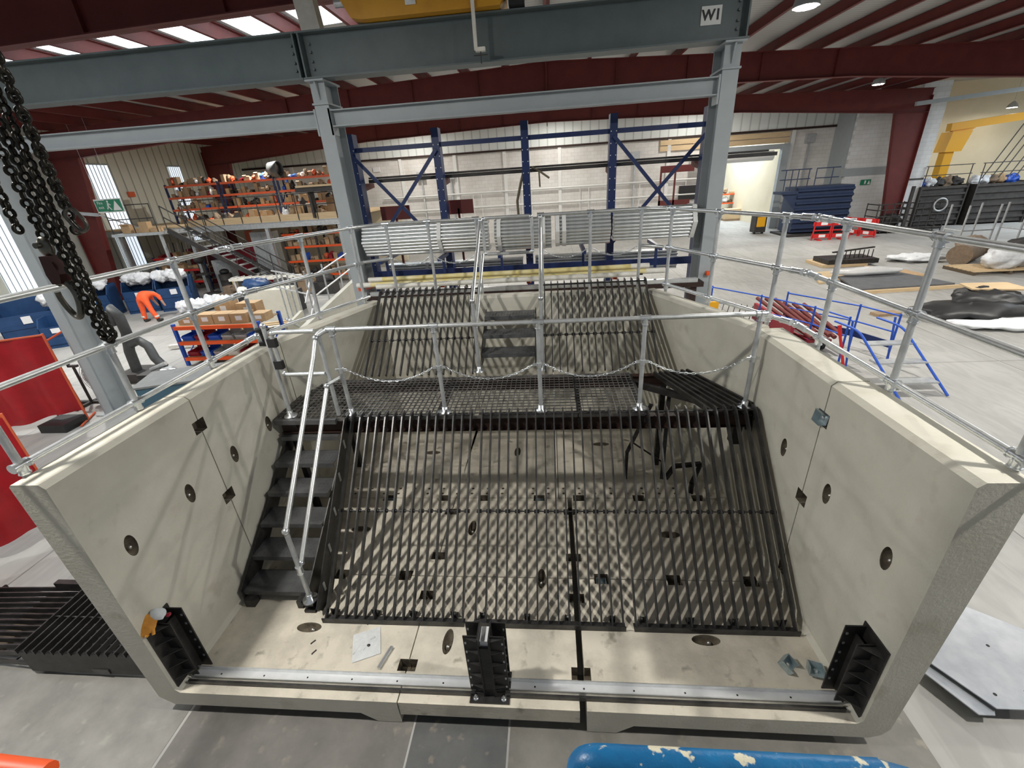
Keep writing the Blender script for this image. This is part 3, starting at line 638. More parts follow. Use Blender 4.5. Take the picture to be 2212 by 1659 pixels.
MB().box(-3.35, -3.25, 3.0, 3.1, ZS, .40).build('foot', 'black', t); MB().box(-2.76, -2.70, 3.0, 3.12, ZS, .40).build('foot', 'black', t)
t2 = stairs('short black steel steps leading up to the back wall', -1.02, -.25, [(5.86, 2.02), (6.12, 2.22), (6.40, 2.42)], (-.63, 5.7, ZP))

# ------------------------------------------------------------------ black slotted guide posts and stop log channel on the front sill
def guidepost(lab, x, side):
    t = thing('guide_post', lab, 'steel post', (x, 2.28, ZS)); H = 1.05; hw = .045
    MB().box(x-.17 if side != 1 else x-.10, x+.17 if side != -1 else x+.10, 2.15, 2.42, ZS, ZS+.012).build('base_plate', 'black', t)
    for sx in ((-1, 1) if side == 0 else ((-1,) if side == 1 else (1,))):
        MB().box(x+sx*hw-.006, x+sx*hw+.006, 2.2, 2.38, ZS+.012, H).build('guide_channel', 'black', t)
        for yy, lean in ((2.235, 0), (2.355, 0)):
            MB().box(min(x+sx*hw, x+sx*.165), max(x+sx*hw, x+sx*.165), yy-.004, yy+.004, ZS+.06, H).build('slotted_flange', 'black', t)
            for k in range(6): MB().obox((x+sx*.148, yy-.006, .42+.11*k), (.014, .006, .02)).build('slot_edge', 'zinc', t)
        for k in range(5):
            z = .42+.15*k
            MB().prism([(x+sx*hw, 2.20), (x+sx*.155, 2.232), (x+sx*hw, 2.232)], 'z', z, z+.006).build('gusset', 'bar', t)
            MB().prism([(x+sx*hw, 2.40), (x+sx*.155, 2.36), (x+sx*hw, 2.36)], 'z', z, z+.006).build('gusset', 'bar', t)
    MB().box(x-hw+.006, x+hw-.006, 2.21, 2.23, ZS+.012, .93).build('web_plate', 'black', t) if side == 0 else MB().box(x-.05, x+.05, 2.2, 2.215, ZS+.012, H-.02).build('web_plate', 'black', t)
    if side == 0: MB().box(x-hw+.01, x+hw-.01, 2.24, 2.37, .9, .98).build('guide_pad', 'paper', t)
    for sx in (-.12, .12): MB().lathe([(.024, ZS+.012), (.024, ZS+.016), (.014, ZS+.016), (.014, ZS+.035), (.008, ZS+.05)], (x+sx, 2.19, 0), 8).build('anchor_bolt', 'zinc', t)
    return t
guidepost('black slotted guide post standing in the middle of the front sill', -.60, 0)
def sidepost(lab, xw, s):        # s=+1: projects to +x from the left wall
    t = thing('guide_post', lab, 'steel post', (xw, 2.3, ZS)); a = xw; H = 1.1
    def bx(x0, x1, *r): return (min(a+s*x0, a+s*x1), max(a+s*x0, a+s*x1), *r)
    MB().box(*bx(.0, .012, 2.16, 2.42, ZS, H)).build('wall_plate', 'black', t)
    MB().box(*bx(.0, .16, 2.385, 2.395, ZS, H-.02)).build('slotted_flange', 'black', t)
    MB().box(*bx(.0, .14, 2.265, 2.273, ZS+.05, H-.06)).build('middle_flange', 'black', t)
    MB().box(*bx(.06, .07, 2.27, 2.39, ZS+.02, H-.1)).build('web_plate', 'black', t)
    for k in range(5):
        z = .42+.15*k; p = [(a+s*.01, 2.17), (a+s*.13, 2.262), (a+s*.01, 2.262)]; MB().prism(p, 'z', z, z+.006).build('gusset', 'bar', t)
    for k in range(6): MB().obox((a+s*.135, 2.381, .45+.11*k), (.014, .006, .02)).build('slot_edge', 'zinc', t)
    return t
sidepost('black slotted guide post bolted to the right wall at the front', 2.325, -1)
sidepost('black guide post bolted to the left wall, orange glove on top', -3.45, 1)
t = thing('sill_channel', 'long bright steel channel along the front sill', 'steel channel', (-.55, 2.3, ZS))
for a, b in ((-3.38, -.73), (-.47, 2.25)):
    MB().box(a, b, 2.25, 2.345, ZS, ZS+.008).build('channel_web', 'channelbright', t)
    for y in (2.25, 2.34): MB().box(a, b, y-.004, y+.004, ZS, ZS+.05).build('channel_lip', 'galv', t)
    MB().box(a, b, 2.205, 2.225, ZS, ZS+.045).build('rear_angle', 'bar', t)
    for k in range(6): MB().lathe([(.008, ZS+.008), (.008, ZS+.0095)], (a+.25+k*.42, 2.30, 0), 8).build('rivet_hole', 'dark', t)
# gloves hung over the left post
t = thing('work_glove', 'tan leather glove with pale back draped on the left guide post', 'glove', (-3.42, 2.3, 1.1))
R = Matrix.Rotation(.5, 3, 'Y') @ Matrix.Rotation(.75, 3, 'X'); m = MB()
m.ell((-3.44, 2.20, 1.11), (.075, .085, .024), R, wob=.10, seed=3)
for k in range(4): m.tube([tuple(Vector((-3.44, 2.20, 1.11)) + R @ Vector((-.05+.033*k, -.06, 0))), tuple(Vector((-3.44, 2.20, 1.11)) + R @ Vector((-.052+.034*k, -.075-.008*(k % 3 > 0), -.004)))], .0165, 10, r2=.013)
m.tube([tuple(Vector((-3.44, 2.20, 1.11)) + R @ Vector((.055, 0, 0))), tuple(Vector((-3.44, 2.20, 1.11)) + R @ Vector((.092, -.045, -.004)))], .016, 10, r2=.012)
m.build('palm_and_fingers', 'leather', t)
MB().ell((-3.375, 2.275, 1.155), (.06, .05, .026), R, wob=.12, seed=5).build('knit_back', 'glovewhite', t)
MB().ell((-3.335, 2.31, 1.10), (.025, .02, .012), wob=.2, seed=2).build('cuff_tag', 'redbin', t)
# small things lying on the slab
t = thing('polythene_bag', 'clear plastic bag of bolts lying on the front slab', 'bag', (-1.87, 2.62, ZS))
m = MB(); rnd = random.Random(4); n = 12; g = []
for j in range(n+1):
    for i in range(n+1):
        u, v = i/n-.5, j/n-.5; g.append((-1.86+.24*u-.10*v, 2.63+.10*u+.27*v, ZS+.012+.020*rnd.random()*(1-4*u*u)*(1-4*v*v)*1.5))
m.add(g, [(j*(n+1)+i, j*(n+1)+i+1, (j+1)*(n+1)+i+1, (j+1)*(n+1)+i) for j in range(n) for i in range(n)], True)
m.add([(p[0], p[1], ZS+.004) for p in g], [(j*(n+1)+i, (j+1)*(n+1)+i, (j+1)*(n+1)+i+1, j*(n+1)+i+1) for j in range(n) for i in range(n)])
m.build('film', 'poly', t)
for a, b in (((-1.95, 2.52), (-1.80, 2.70)), ((-1.86, 2.56), (-1.83, 2.68))): MB().tube([(*a, ZS+.014), (*b, ZS+.018)], .0075, 6).build('bolt', 'galv', t)
MB().ell((-1.83, 2.61, ZS+.02), (.018, .014, .012)).build('washer', 'black', t)
tag(MB().beam((-1.655, 2.40, ZS+.015), (-1.60, 2.60, ZS+.015), .026, .028).box(-1.61, -1.585, 2.585, 2.605, ZS, ZS+.03).build('steel_offcut', 'zinc'), 'short zinc slotted offcut lying beside the plastic bag', 'steel offcut')
for i, (x, y, a) in enumerate([(-2.42, 2.62, .9), (-2.36, 2.52, 1.0), (-1.93, 2.84, 2.4)]):
    tag(MB().beam((x, y, ZS+.006), (x+.045*math.cos(a), y+.045*math.sin(a), ZS+.006), .008, .01).lathe([(.008, 0), (.008, .006)], (x, y, ZS+.001), 8).build('screw', 'steeldark'), ['small dark screw lying on the slab below the stair foot, nearer the steps', 'small dark screw lying on the slab, nearer the front sill', 'small dark screw lying by the foot of the left grille panel'][i], 'screw')
# ================================================================== tubular handrails
TR = .0242
class Run:
    def __init__(s, lab, loc, cat='handrail', name='handrail'): s.t = thing(name, lab, cat, loc); s.cl = None
    def tube(s, pts, name='rail', r=TR): MB().tube(pts, r, 12).build(name, 'galv', s.t)
    def post(s, x, y, z0, z1, flange=False, cap=True):
        MB().tube([(x, y, z0), (x, y, z1)], TR, 12).build('post', 'galvd', s.t)
        if flange:
            MB().lathe([(.078, z0), (.078, z0+.009), (.034, z0+.016), (.033, z0+.07), (.027, z0+.073)], (x, y, 0), 18).build('base_flange', 'zinc', s.t)
    def clamp(s, p, d, L=.1, r=.0325):
        p, d = Vector(p), Vector(d).normalized(); m = MB().tube([p-d*L/2, p+d*L/2], r, 12)
        m.tube([p-d*L/2-d*.004, p-d*L/2+d*.006], r+.004, 12); m.tube([p+d*L/2-d*.006, p+d*L/2+d*.004], r+.004, 12)
        q = perp(d)[0]; m.tube([p+d*L*.3+q*(r-.002), p+d*L*.3+q*(r+.008)], .007, 6); m.build('pipe_clamp', 'zinc', s.t)
    def elbow(s, p, r=.034): MB().ell(p, (r, r, r), n=14, m=10).build('elbow_fitting', 'zinc', s.t)
def bend(a, b, c, r=.09, n=6):       # polyline a-b-c with a rounded corner at b
    a, b, c = Vector(a), Vector(b), Vector(c); p = b+(a-b).normalized()*r; q = b+(c-b).normalized()*r
    return [a]+[p*(1-t)**2+b*2*t*(1-t)+q*t*t for t in [i/n for i in range(n+1)]]+[c]
Z1, Z2, Z3 = 3.77, 3.24, 2.70
# left side
R = Run('three rail galvanised handrail along the left wall', (-3.72, 3.6, Z3)); R.t['_o'] = (-3.72, 3.6, Z3)
B = (-3.72, 4.98); C2 = (-2.95, 6.86)
for z in (Z1, Z2, Z3):
    R.tube([(-3.72, .9 if z > 2.8 else 2.2, z), (B[0], B[1]-.16, z)]); R.tube([(B[0]+.05, B[1]+.13, z), (C2[0], C2[1], z)])
    R.clamp((B[0], B[1]-.12, z), (0, 1, 0), .12); R.clamp((B[0]+.04, B[1]+.12, z), (.38, .93, 0), .12); R.elbow((B[0]+.01, B[1], z), .04)
for (x, y) in ((-3.72, 2.25), (-3.72, 3.2), (-3.72, 4.16), (-3.35, 5.93), (-2.99, 6.74)):
    R.post(x, y, 2.25, Z1)
    MB().box(x-.03, x+.05, y-.06, y+.06, 2.25, 2.33).build('wall_bracket', 'zinc', R.t)
    for z in (Z1, Z2, Z3): R.clamp((x, y, z), (0, 1, 0) if x < -3.7 else (.38, .93, 0)); R.clamp((x, y, z-.03), (0, 0, 1), .07)
R.post(-3.72, 5.03, 2.25, Z1-.6)
# right side
R = Run('three rail galvanised handrail along the right wall', (2.61, 3.4, Z3))
B = (2.61, 4.72); C2 = (1.72, 6.86)
for z in (Z1, Z2, Z3):
    R.tube([(2.61, .9 if z > 2.8 else 1.9, z), (B[0], B[1]-.14, z)]); R.tube([(B[0]-.06, B[1]+.13, z), (C2[0], C2[1], z)])
    R.clamp((B[0], B[1]-.12, z), (0, 1, 0), .12); R.clamp((B[0]-.05, B[1]+.12, z), (-.4, .92, 0), .12); R.elbow((B[0]-.01, B[1], z), .04)
for (x, y) in ((2.61, 2.26), (2.61, 3.27), (2.61, 4.28), (2.46, 5.05), (2.09, 5.95), (1.74, 6.8)):
    R.post(x, y, 2.25, Z1)
    MB().box(x-.05, x+.03, y-.06, y+.06, 2.25, 2.33).build('wall_bracket', 'zinc', R.t)
    for z in (Z1, Z2, Z3): R.clamp((x, y, z), (0, 1, 0) if x > 2.6 else (-.4, .92, 0)); R.clamp((x, y, z-.03), (0, 0, 1), .07)
# rear, left and right of the upper stairs
YR = 7.13
R = Run('rear handrail behind the back wall, left of the upper stairs', (-1.8, YR, 2.3))
R.tube([(-2.95, 6.90, Z1), (-2.66, YR, Z1), (-1.12, YR, Z1)]); R.tube([(-2.95, 6.90, Z2), (-2.62, YR, Z2), (-2.55, YR, Z2)])
for x in (-2.57, -1.9, -1.13):
    R.post(x, YR, 2.25, Z1); R.clamp((x, YR, Z1), (1, 0, 0)); R.clamp((x, YR, Z1-.03), (0, 0, 1), .07); MB().box(x-.05, x+.05, YR-.055, YR+.03, 2.25, 2.33).build('wall_bracket', 'zinc', R.t)
R = Run('rear handrail behind the back wall, right of the upper stairs', (.6, YR, 2.3))
R.tube([(-.13, YR, Z1), (1.45, YR, Z1), (1.68, 6.9, Z1)]); R.tube([(1.40, YR, Z2), (1.45, YR, Z2), (1.68, 6.9, Z2)])
for x in (-.13, .62, 1.38):
    R.post(x, YR, 2.25, Z1); R.clamp((x, YR, Z1), (1, 0, 0)); R.clamp((x, YR, Z1-.03), (0, 0, 1), .07); MB().box(x-.05, x+.05, YR-.055, YR+.03, 2.25, 2.33).build('wall_bracket', 'zinc', R.t)
def gate(lab, x0, x1, y, z0, z1, side, hinges=True, post=None):
    R = Run(lab, ((x0+x1)/2, y, z0), 'gate', 'tube_gate')
    pts = [(x0+.06, y, z0), (x1-.0, y, z0)] if side == 'open' else None
    if pts:
        R.tube(bend((x1, y, z0), (x0, y, z0), (x0, y, (z0+z1)/2), .07)[:]); R.tube(bend((x0, y, (z0+z1)/2), (x0, y, z1), (x1, y, z1), .07))
    else:
        a = bend((x1, y, z0), (x0, y, z0), (x0, y, (z0+z1)/2), .06); b = bend((x0, y, (z0+z1)/2), (x0, y, z1), ((x0+x1)/2, y, z1), .06); R.tube(a+b[1:], 'gate_frame')
        a = bend(((x0+x1)/2, y, z1), (x1, y, z1), (x1, y, (z0+z1)/2), .06); b = bend((x1, y, (z0+z1)/2), (x1, y, z0), ((x0+x1)/2, y, z0), .06); R.tube(a+b[1:], 'gate_frame')
    for x in (x0, x1) if side != 'open' else (x0,):
        for z in (z0, z1): R.elbow((x+(.012 if x == x0 else -.012), y, z+(.012 if z == z0 else -.012)), .032)
    if hinges:
        for z in (z0+.13, z1-.12): MB().box(x0-.06, x0+.035, y-.03, y+.03, z-.05, z+.05).build('hinge_pad', 'blackplastic', R.t)
    return R
gate('tubular self closing gate at the head of the left steps', -3.15, -2.64, 4.47, 2.38, 2.90, 'open')
gate('tubular gate at the top of the upper stairs in the rear rail', -1.03, -.27, YR, 3.23, 3.77, 'closed', False)
# walkway front rail
YF = 4.53
R = Run('front handrail of the walkway with one top rail and chains', (-.2, YF, ZP)); ZF = 2.89
R.tube(bend((2.14, YF, ZF), (-2.52, YF, ZF), (-2.6, 4.46, ZF-.04), .05))
for x in (-2.47, -1.30, -.15, .98, 2.14): R.post(x, YF, ZP+.002, ZF, True); R.clamp((x, YF, ZF), (1, 0, 0)); R.clamp((x, YF, ZF-.035), (0, 0, 1), .07)
R.tube([(2.14, YF, ZF-.02), (2.46, 4.98, Z3+.02)]); R.elbow((2.14, YF, ZF), .036)
for x in (-2.47, -1.30, -.15, .98, 2.14):
    MB().tube([(x, YF, 2.36), (x, YF, 2.42)], .033, 12).beam((x-.07, YF, 2.395), (x+.07, YF, 2.395), .012, .03).build('chain_bracket', 'zinc', R.t)
# stair rails
R = Run('galvanised handrail with two rails beside the left steps', (-2.62, 3.05, .3))
R.post(-2.60, 3.02, .425, 1.33, True); MB().box(-2.66, -2.54, 2.95, 3.09, .30, .335).box(-2.66, -2.54, 2.95, 3.09, .405, .425).box(-2.63, -2.57, 3.0, 3.04, .335, .405).build('pedestal', 'black', R.t)
R.tube([(-2.60, 3.02, 1.36), (-2.62, 4.36, 2.72)]); R.tube(bend((-2.62, 4.30, 2.66), (-2.62, 4.46, 2.86), (-2.56, 4.52, 2.89), .05))
R.elbow((-2.60, 3.02, 1.36), .036); R.elbow((-2.62, 4.43, 2.83), .036)
R.tube([(-2.60, 3.06, .88), (-2.62, 4.40, 2.24)]); R.clamp((-2.60, 3.02, .85), (0, 0, 1), .09); R.elbow((-2.60, 3.07, .89), .031); R.elbow((-2.62, 4.40, 2.25), .036); R.tube([(-2.62, 4.4, 2.26), (-2.5, 4.53, 2.3)], 'rail', .02)
R.post(-2.62, 4.5, ZP+.002, 2.84, False)
R = Run('gate post on a flange at the head of the left steps', (-3.24, 4.5, ZP), 'handrail post', 'handrail_post')
R.post(-3.24, 4.5, ZP+.002, 2.97, True); R.elbow((-3.24, 4.5, 2.97), .034)
for x, lab, ln in ((-1.06, 'left handrail of the upper stairs with two rails', 2), (-.14, 'right handrail of the upper stairs', 1)):
    R = Run(lab, (x, 5.74, ZP)); R.post(x, 5.74, ZP+.002, 2.82, True); R.elbow((x, 5.74, 2.84), .036)
    R.tube([(x, 5.74, 2.84), (x, YR-.06, Z1-.05)]); R.elbow((x, YR-.05, Z1-.03), .034)
    if ln == 2: R.tube([(x-.01, 5.78, 2.35), (x, YR-.05, Z2)]); R.elbow((x, 5.77, 2.34), .03)
# chains
def chain(lab, a, b, sag, L=.05, W=.027, r=.0042, mt='zinc', grp=None):
    a, b = Vector(a), Vector(b); n0 = 40; pts = []
    for i in range(n0+1):
        t = i/n0; pts.append(a.lerp(b, t)+Vector((0, 0, -sag*4*t*(1-t))))
    ln = sum((pts[i+1]-pts[i]).length for i in range(n0)); k = max(2, int(ln/(L-2*r*1.1))); m = MB(); acc = 0; j = 0
    def at(s):
        d = 0
        for i in range(n0):
            e = (pts[i+1]-pts[i]).length
            if d+e >= s: return pts[i].lerp(pts[i+1], (s-d)/e), (pts[i+1]-pts[i]).normalized()
            d += e
        return pts[-1], (pts[-1]-pts[-2]).normalized()
    for i in range(k):
        p, d = at((i+.5)*ln/k); side = d.cross(Vector((0, 0, 1))).normalized(); up = side.cross(d)
        m.link(p, d, (side*.7+up*.7) if i % 2 else (side*.7-up*.7), L, W, r, 5, 10)
    return tag(m.build('safety_chain', mt), lab, 'chain', grp)
ps = (-2.47, -1.30, -.15, .98, 2.14)
nm = ('far left', 'left of centre', 'right of centre', 'far right')
for i in range(4): chain('sagging safety chain on the walkway front rail, %s span' % nm[i], (ps[i]+.07, YF, 2.395), (ps[i+1]-.07, YF, 2.395), .16)
rs = ((-2.57, -1.9, 'leftmost'), (-1.9, -1.13, 'second from left'), (-.13, .62, 'third from left'), (.62, 1.38, 'rightmost'))
for a, b, l in rs: chain('sagging safety chain on the rear handrail, %s' % l, (a+.04, YR, Z2), (b-.04, YR, Z2), .12)
# cordless driver standing on the left wall
t = thing('cordless_driver', 'black cordless driver standing upright on top of the left wall', 'power tool', (-3.53, 4.86, ZT))
MB().box(-3.59, -3.48, 4.82, 4.90, ZT, ZT+.05).build('battery', 'blackplastic', t)
MB().tube([(-3.54, 4.86, ZT+.04), (-3.55, 4.86, ZT+.17)], .02, 12, r2=.024).build('grip', 'blackplastic', t)
MB().tube([(-3.60, 4.86, ZT+.19), (-3.47, 4.86, ZT+.20)], .033, 14).build('motor_housing', 'blackplastic', t)
MB().tube([(-3.47, 4.86, ZT+.20), (-3.43, 4.86, ZT+.205)], .02, 12, r2=.012).build('chuck', 'steeldark', t)
MB().tube([(-3.43, 4.86, ZT+.205), (-3.36, 4.86, ZT+.225)], .005, 8).build('bit', 'steeldark', t)

# ================================================================== heavy lifting chains hanging near the camera
CX, CY = -2.05, 1.78
def hang(lab, x, y, z0, z1, pitch=.043, W=.047, r=.0075, ang=.6, seed=0, bow=0):
    t = thing('lifting_chain', lab, 'lifting chain', (x, y, z0)); m = MB(); n = int((z1-z0)/pitch); rnd = random.Random(seed)
    for i in range(n):
        f = i/n; c = Vector((x+bow*math.sin(PI*f), y+bow*.5*math.sin(PI*f), z0+(i+.5)*pitch)); a = ang+(PI/2 if i % 2 else 0)+rnd.uniform(-.15, .15)
        m.link(c, (rnd.uniform(-.04, .04), rnd.uniform(-.04, .04), 1), (math.cos(a), math.sin(a), 0), pitch+2*r*1.05, W, r, 8, 16)
    m.build('links', 'chain', t); return t
KW = dict(pitch=.031, W=.044, r=.0078)
Y0 = 1.8
hang('long loop of dark lifting chain, its left leg', -2.10, Y0, 3.79, 5.9, seed=1, **KW)
hang('long loop of dark lifting chain, its right leg', -2.04, Y0-.01, 3.77, 5.9, seed=2, ang=.2, **KW)
m = MB()
for i in range(5):
    a = PI+PI*(i+.5)/5; m.link((-2.07+.03*math.cos(a), Y0, 3.775+.045*math.sin(a)), (-math.sin(a), .1, math.cos(a)), (0, 1, 0) if i % 2 else (math.cos(a), 0, math.sin(a)), .046, .042, .0078, 8, 14)
t = thing('lifting_chain_bight', 'bottom links joining the two legs of the long chain loop', 'lifting chain', (-2.09, Y0, 3.70)); m.build('links', 'chain', t)
hang('dark lifting chain ending in an open ring, right of the loop', -1.985, Y0, 4.30, 5.9, seed=3, **KW)
hang('dark lifting chain hanging close behind the ring chain', -2.03, Y0+.04, 4.20, 5.9, seed=5, ang=1.1, **KW)
t = thing('master_ring', 'round steel ring hooked on the shortest lifting chain', 'ring', (-1.98, Y0, 4.2)); MB().link((-1.965, Y0, 4.255), (.5, 0, -1), (1, 0, .5), .11, .075, .0075, 8, 24).build('ring_body', 'hooksteel', t)
hang('dark lifting chain at the far left holding the big hook', -2.175, Y0+.02, 4.19, 5.9, seed=4, **KW)
hang('dark lifting chain at the very left edge', -2.225, Y0-.02, 4.22, 5.9, seed=6, ang=1.4, **KW)
M['latch'] = mat('dark_red_latch', (.05, .012, .01), .35, .3)
t = thing('lifting_hook', 'large steel hook with a dark red latch body hanging from the left chain', 'hook', (-2.17, Y0, 3.85))
m = MB(); m.ell((-2.175, Y0+.01, 4.155), (.034, .022, .045), n=16, m=10); m.tube([(-2.175, Y0-.03, 4.165), (-2.175, Y0+.05, 4.165)], .012, 10); m.build('clevis', 'hooksteel', t)
MB().prism([(-2.20, 4.12), (-2.155, 4.12), (-2.142, 4.04), (-2.155, 4.0), (-2.20, 4.0), (-2.208, 4.04)], 'y', Y0-.018, Y0+.03).build('latch_body', 'latch', t)
m = MB(); pts = []
for i in range(25):
    a = PI*.62-i/24*PI*1.78; pts.append((-2.178+.043*math.cos(a), Y0+.005+.006*math.sin(a*2), 3.925+.082*math.sin(a)))
m.tube(pts, .017, 12, r2=.011); m.build('hook_bow', 'hooksteel', t)
tag(MB().tube([(-2.07, Y0, 5.85), (-2.07, Y0, 8.3)], .012, 8).lathe([(.05, 5.8), (.14, 5.86), (.14, 6.1), (.05, 6.2)], (-2.07, Y0, 0), 16).build('hoist_block', 'yellow'), 'crane hoist block above the picture carrying the lifting chains', 'hoist')
# chipped blue guard rail right under the camera
t = thing('guard_rail', 'chipped blue painted tubular guard rail at the bottom edge of the picture', 'guard rail', (.25, .36, 2.9))
zc = 3.44; yc = .385
MB().tube(bend((.03, yc, 3.0), (.03, yc, zc), (.25, yc, zc), .035)+[(.485, yc, zc)], .0242, 14).tube([(.475, yc, zc), (.53, yc+.0, zc-.02), (.56, yc, zc-.08), (.56, yc, 3.0)], .0242, 14).build('top_tube', 'chipped', t)
MB().tube([(.03, yc, 3.28), (.56, yc, 3.28)], .02, 12).build('middle_tube', 'chipped', t)
t2 = tag(MB().box(-.1, .7, .2, .55, 2.9, 3.0).box(-.05, .05, .3, .4, 0, 2.9).box(.55, .65, .3, .4, 0, 2.9).build('access_platform', 'blue'), 'raised access platform under the blue guard rail, below the picture', 'platform')

# ================================================================== blue cantilever rack with tube bundles
RY = 8.78
t = thing('cantilever_rack', 'tall navy blue cantilever rack loaded with tube bundles', 'rack', (-.4, RY, 0))
XS = (-3.56, -1.99, -.40, 1.14, 2.74)
for x in XS:
    MB().box(x-.065, x+.065, RY-.02, RY+.2, 0, 5.19).build('upright', 'navy', t)
    m = MB()
    for k in range(26):
        z = .3+.185*k
        for s in (-.045, .045): m.lathe([(.009, RY-.024), (.009, RY-.019)], (x+s, 0, z), 8, 'y')
    q = m.build('punched_holes', 'white', t); q['kind'] = 'stuff'
    MB().box(x-.05, x+.05, RY-.95, RY, .02, .14).build('foot', 'navy', t)
    for z in (1.45, 2.62): MB().prism([(RY-.02, z), (RY-.02, z-.16), (RY-.85, z-.06), (RY-.85, z)], 'x', x-.035, x+.035).build('arm', 'orange', t)
    MB().prism([(RY+.2, 4.38), (RY+.2, 4.24), (RY+.75, 4.3), (RY+.75, 4.38)], 'x', x-.035, x+.035).build('rear_arm', 'redsteel', t)
for a, b in ((0, 1), (3, 4)):
    MB().beam((XS[a], RY-.04, 4.85), (XS[b], RY-.04, 3.05), .03, .06).build('diagonal_brace', 'navy', t); MB().beam((XS[b], RY-.05, 4.85), (XS[a], RY-.05, 3.05), .03, .06).build('diagonal_brace', 'navy', t)
for i in range(4):
    MB().beam((XS[i], RY+.06, 4.93), (XS[i+1], RY+.06, 4.93), .05, .075).build('tie_bar', 'navy', t)
    MB().beam((XS[i], RY-.06, 2.70), (XS[i+1], RY-.06, 2.70), .05, .13).build('tie_bar', 'navy', t)
def bundle(lab, x0, x1, z0, rings=4, y=RY-.42, r=.033, straps=(.15, .8), mt='galv', band='white', dz=0):
    t = thing('tube_bundle', lab, 'tube bundle', ((x0+x1)/2, y, z0)); cells = []
    for q in range(-rings, rings+1):
        for s in range(-rings, rings+1):
            if abs(q+s) <= rings: cells.append((q*2*r+s*r, s*r*1.732))
    H = rings*r*1.732+r; first = None; n = 0
    for (yy, zz) in sorted(cells):
        front = yy < -abs(0)+r*.5 or zz > H-2.2*r or zz < -H+2.2*r
        if not front: continue
        if first is None:
            first = MB().tube([(x0, y+yy, z0+H+zz), (x1, y+yy, z0+H+zz)], r*.93, 8).build('tube', mt, t); f0 = (yy, zz)
        else:
            c = first.copy(); COL.objects.link(c); c.parent = t; c.location = (0, yy-f0[0], zz-f0[1])
    R_o = rings*2*r+r+.004
    for f in straps:
        x = x0+(x1-x0)*f; p = [(y+R_o*1.02*math.cos(PI/3*k), z0+H+R_o*1.02*math.sin(PI/3*k)) for k in range(6)]; m = MB()
        for k in range(6):
            a, b = p[k], p[(k+1) % 6]; m.beam((x, a[0], a[1]), (x, b[0], b[1]), .07, .008, (0, math.cos(PI/3*(k+.5)), math.sin(PI/3*(k+.5))))
        m.build('strap_band', band, t)
    return t
ZB = 3.02
bundle('galvanised tube bundle on the upper rack arms at the left end', -3.42, -1.10, ZB+.11, straps=(.62,))
bundle('short galvanised tube bundle in the middle of the upper rack arms', -.98, .03, ZB+.10, straps=(.08, .86))
bundle('galvanised tube bundle right of the middle upright', .10, 1.06, ZB+.13, straps=(.04, .16))
bundle('galvanised tube bundle on the upper rack arms at the right end', 1.12, 2.50, ZB+.16, straps=(.97,))
bundle('lower long tube bundle in the rack, left half', -3.4, -.55, 2.45-.0, 3, y=RY+.45, r=.03, straps=(.3,))
bundle('lower long tube bundle in the rack, right half', -.3, 2.5, 2.47, 3, y=RY+.45, r=.03, straps=(.35,))
for x, l in ((-3.1, 'leftmost'), (-2.0, 'second from left'), (-.9, 'third from left'), (.6, 'fourth from left'), (1.9, 'rightmost')):
    tag(MB().box(x-.03, x+.03, RY-.8, RY+.2, ZB+.0, ZB+.06).box(x-.02, x+.02, RY-.5, RY-.44, 2.62, ZB).build('packing_bearer', 'navy'), 'navy packing bearer under the upper tube bundles, %s' % l, 'packing piece')
m = MB()
for k in range(3): m.box(-3.45, 4.1 if k else 3.9, RY+.28+.13*k, RY+.38+.13*k, 4.38, 4.44)
m.box(-3.45, 3.9, RY+.3, RY+.6, 4.45, 4.48); tag(m.build('long_steel_stock', 'steeldark'), 'long dark steel sections lying across the top arms behind the rack uprights', 'steel stock')
t = thing('rag_sling', 'old webbing sling hanging beside the middle rack upright', 'sling', (-.55, RY+.25, 3.4))
MB().tube([(-.45, RY+.3, 4.42), (-.52, RY+.26, 4.2), (-.60, RY+.24, 3.9), (-.58, RY+.24, 3.4)], .025, 6).tube([(-.30, RY+.28, 4.46), (-.15, RY+.26, 4.38), (.02, RY+.26, 4.26)], .02, 6).tube([(-.17, RY+.26, 4.38), (-.16, RY+.26, 4.12)], .015, 6).build('webbing', 'sling', t)
# yellow wrapped poles in front of the rack
for k, (dy, dz, mt, lab) in enumerate(((0, 0, 'tubeyellow', 'yellow film wrapped pole resting on the rack arms, front one'), (.1, .07, 'tubeyellow', 'yellow film wrapped pole resting on the rack arms, rear upper one'), (-.09, -.02, 'wrapwhite', 'whitish wrapped pole lying in front of the yellow ones'))):
    y = 7.86+dy; z = 2.68+dz; t = thing('wrapped_pole', lab, 'pole', (-1, y, z))
    a, b = (-3.55+.2*k, 1.95-.25*k)
    MB().tube([(a, y, z), (b, y, z+.02)], .045, 12).build('pole', mt, t); MB().tube([(a-.02, y, z), (a+.25, y, z)], .047, 12).build('end_wrap', 'wrapwhite', t); MB().tube([(b-.3, y, z+.02), (b+.02, y, z+.02)], .047, 12).build('end_wrap', 'wrapwhite', t)
    if k == 0:
        for j in range(16):
            x = a+.35+j*.31; MB().box(x, x+.14, y-.052, y-.044, z-.035, z-.005).build('tape_mark', 'steeldark', t)
for x in (-3.52, -1.99, -.40, 1.14, 2.66):
    pass
tag(MB().box(-3.3, 2.5, 7.72, 7.80, 2.50, 2.57).build('galvanised_channel', 'galv'), 'long galvanised channel lying under the wrapped poles', 'steel channel')
tag(MB().box(-3.4, 2.6, 7.70, 8.0, 2.42, 2.5).box(-3.3, -3.2, 7.75, 7.95, 0, 2.42).box(-.5, -.4, 7.75, 7.95, 0, 2.42).box(2.4, 2.5, 7.75, 7.95, 0, 2.42).build('support_trestle', 'rust'), 'low rusty trestle carrying the wrapped poles behind the back wall', 'trestle')
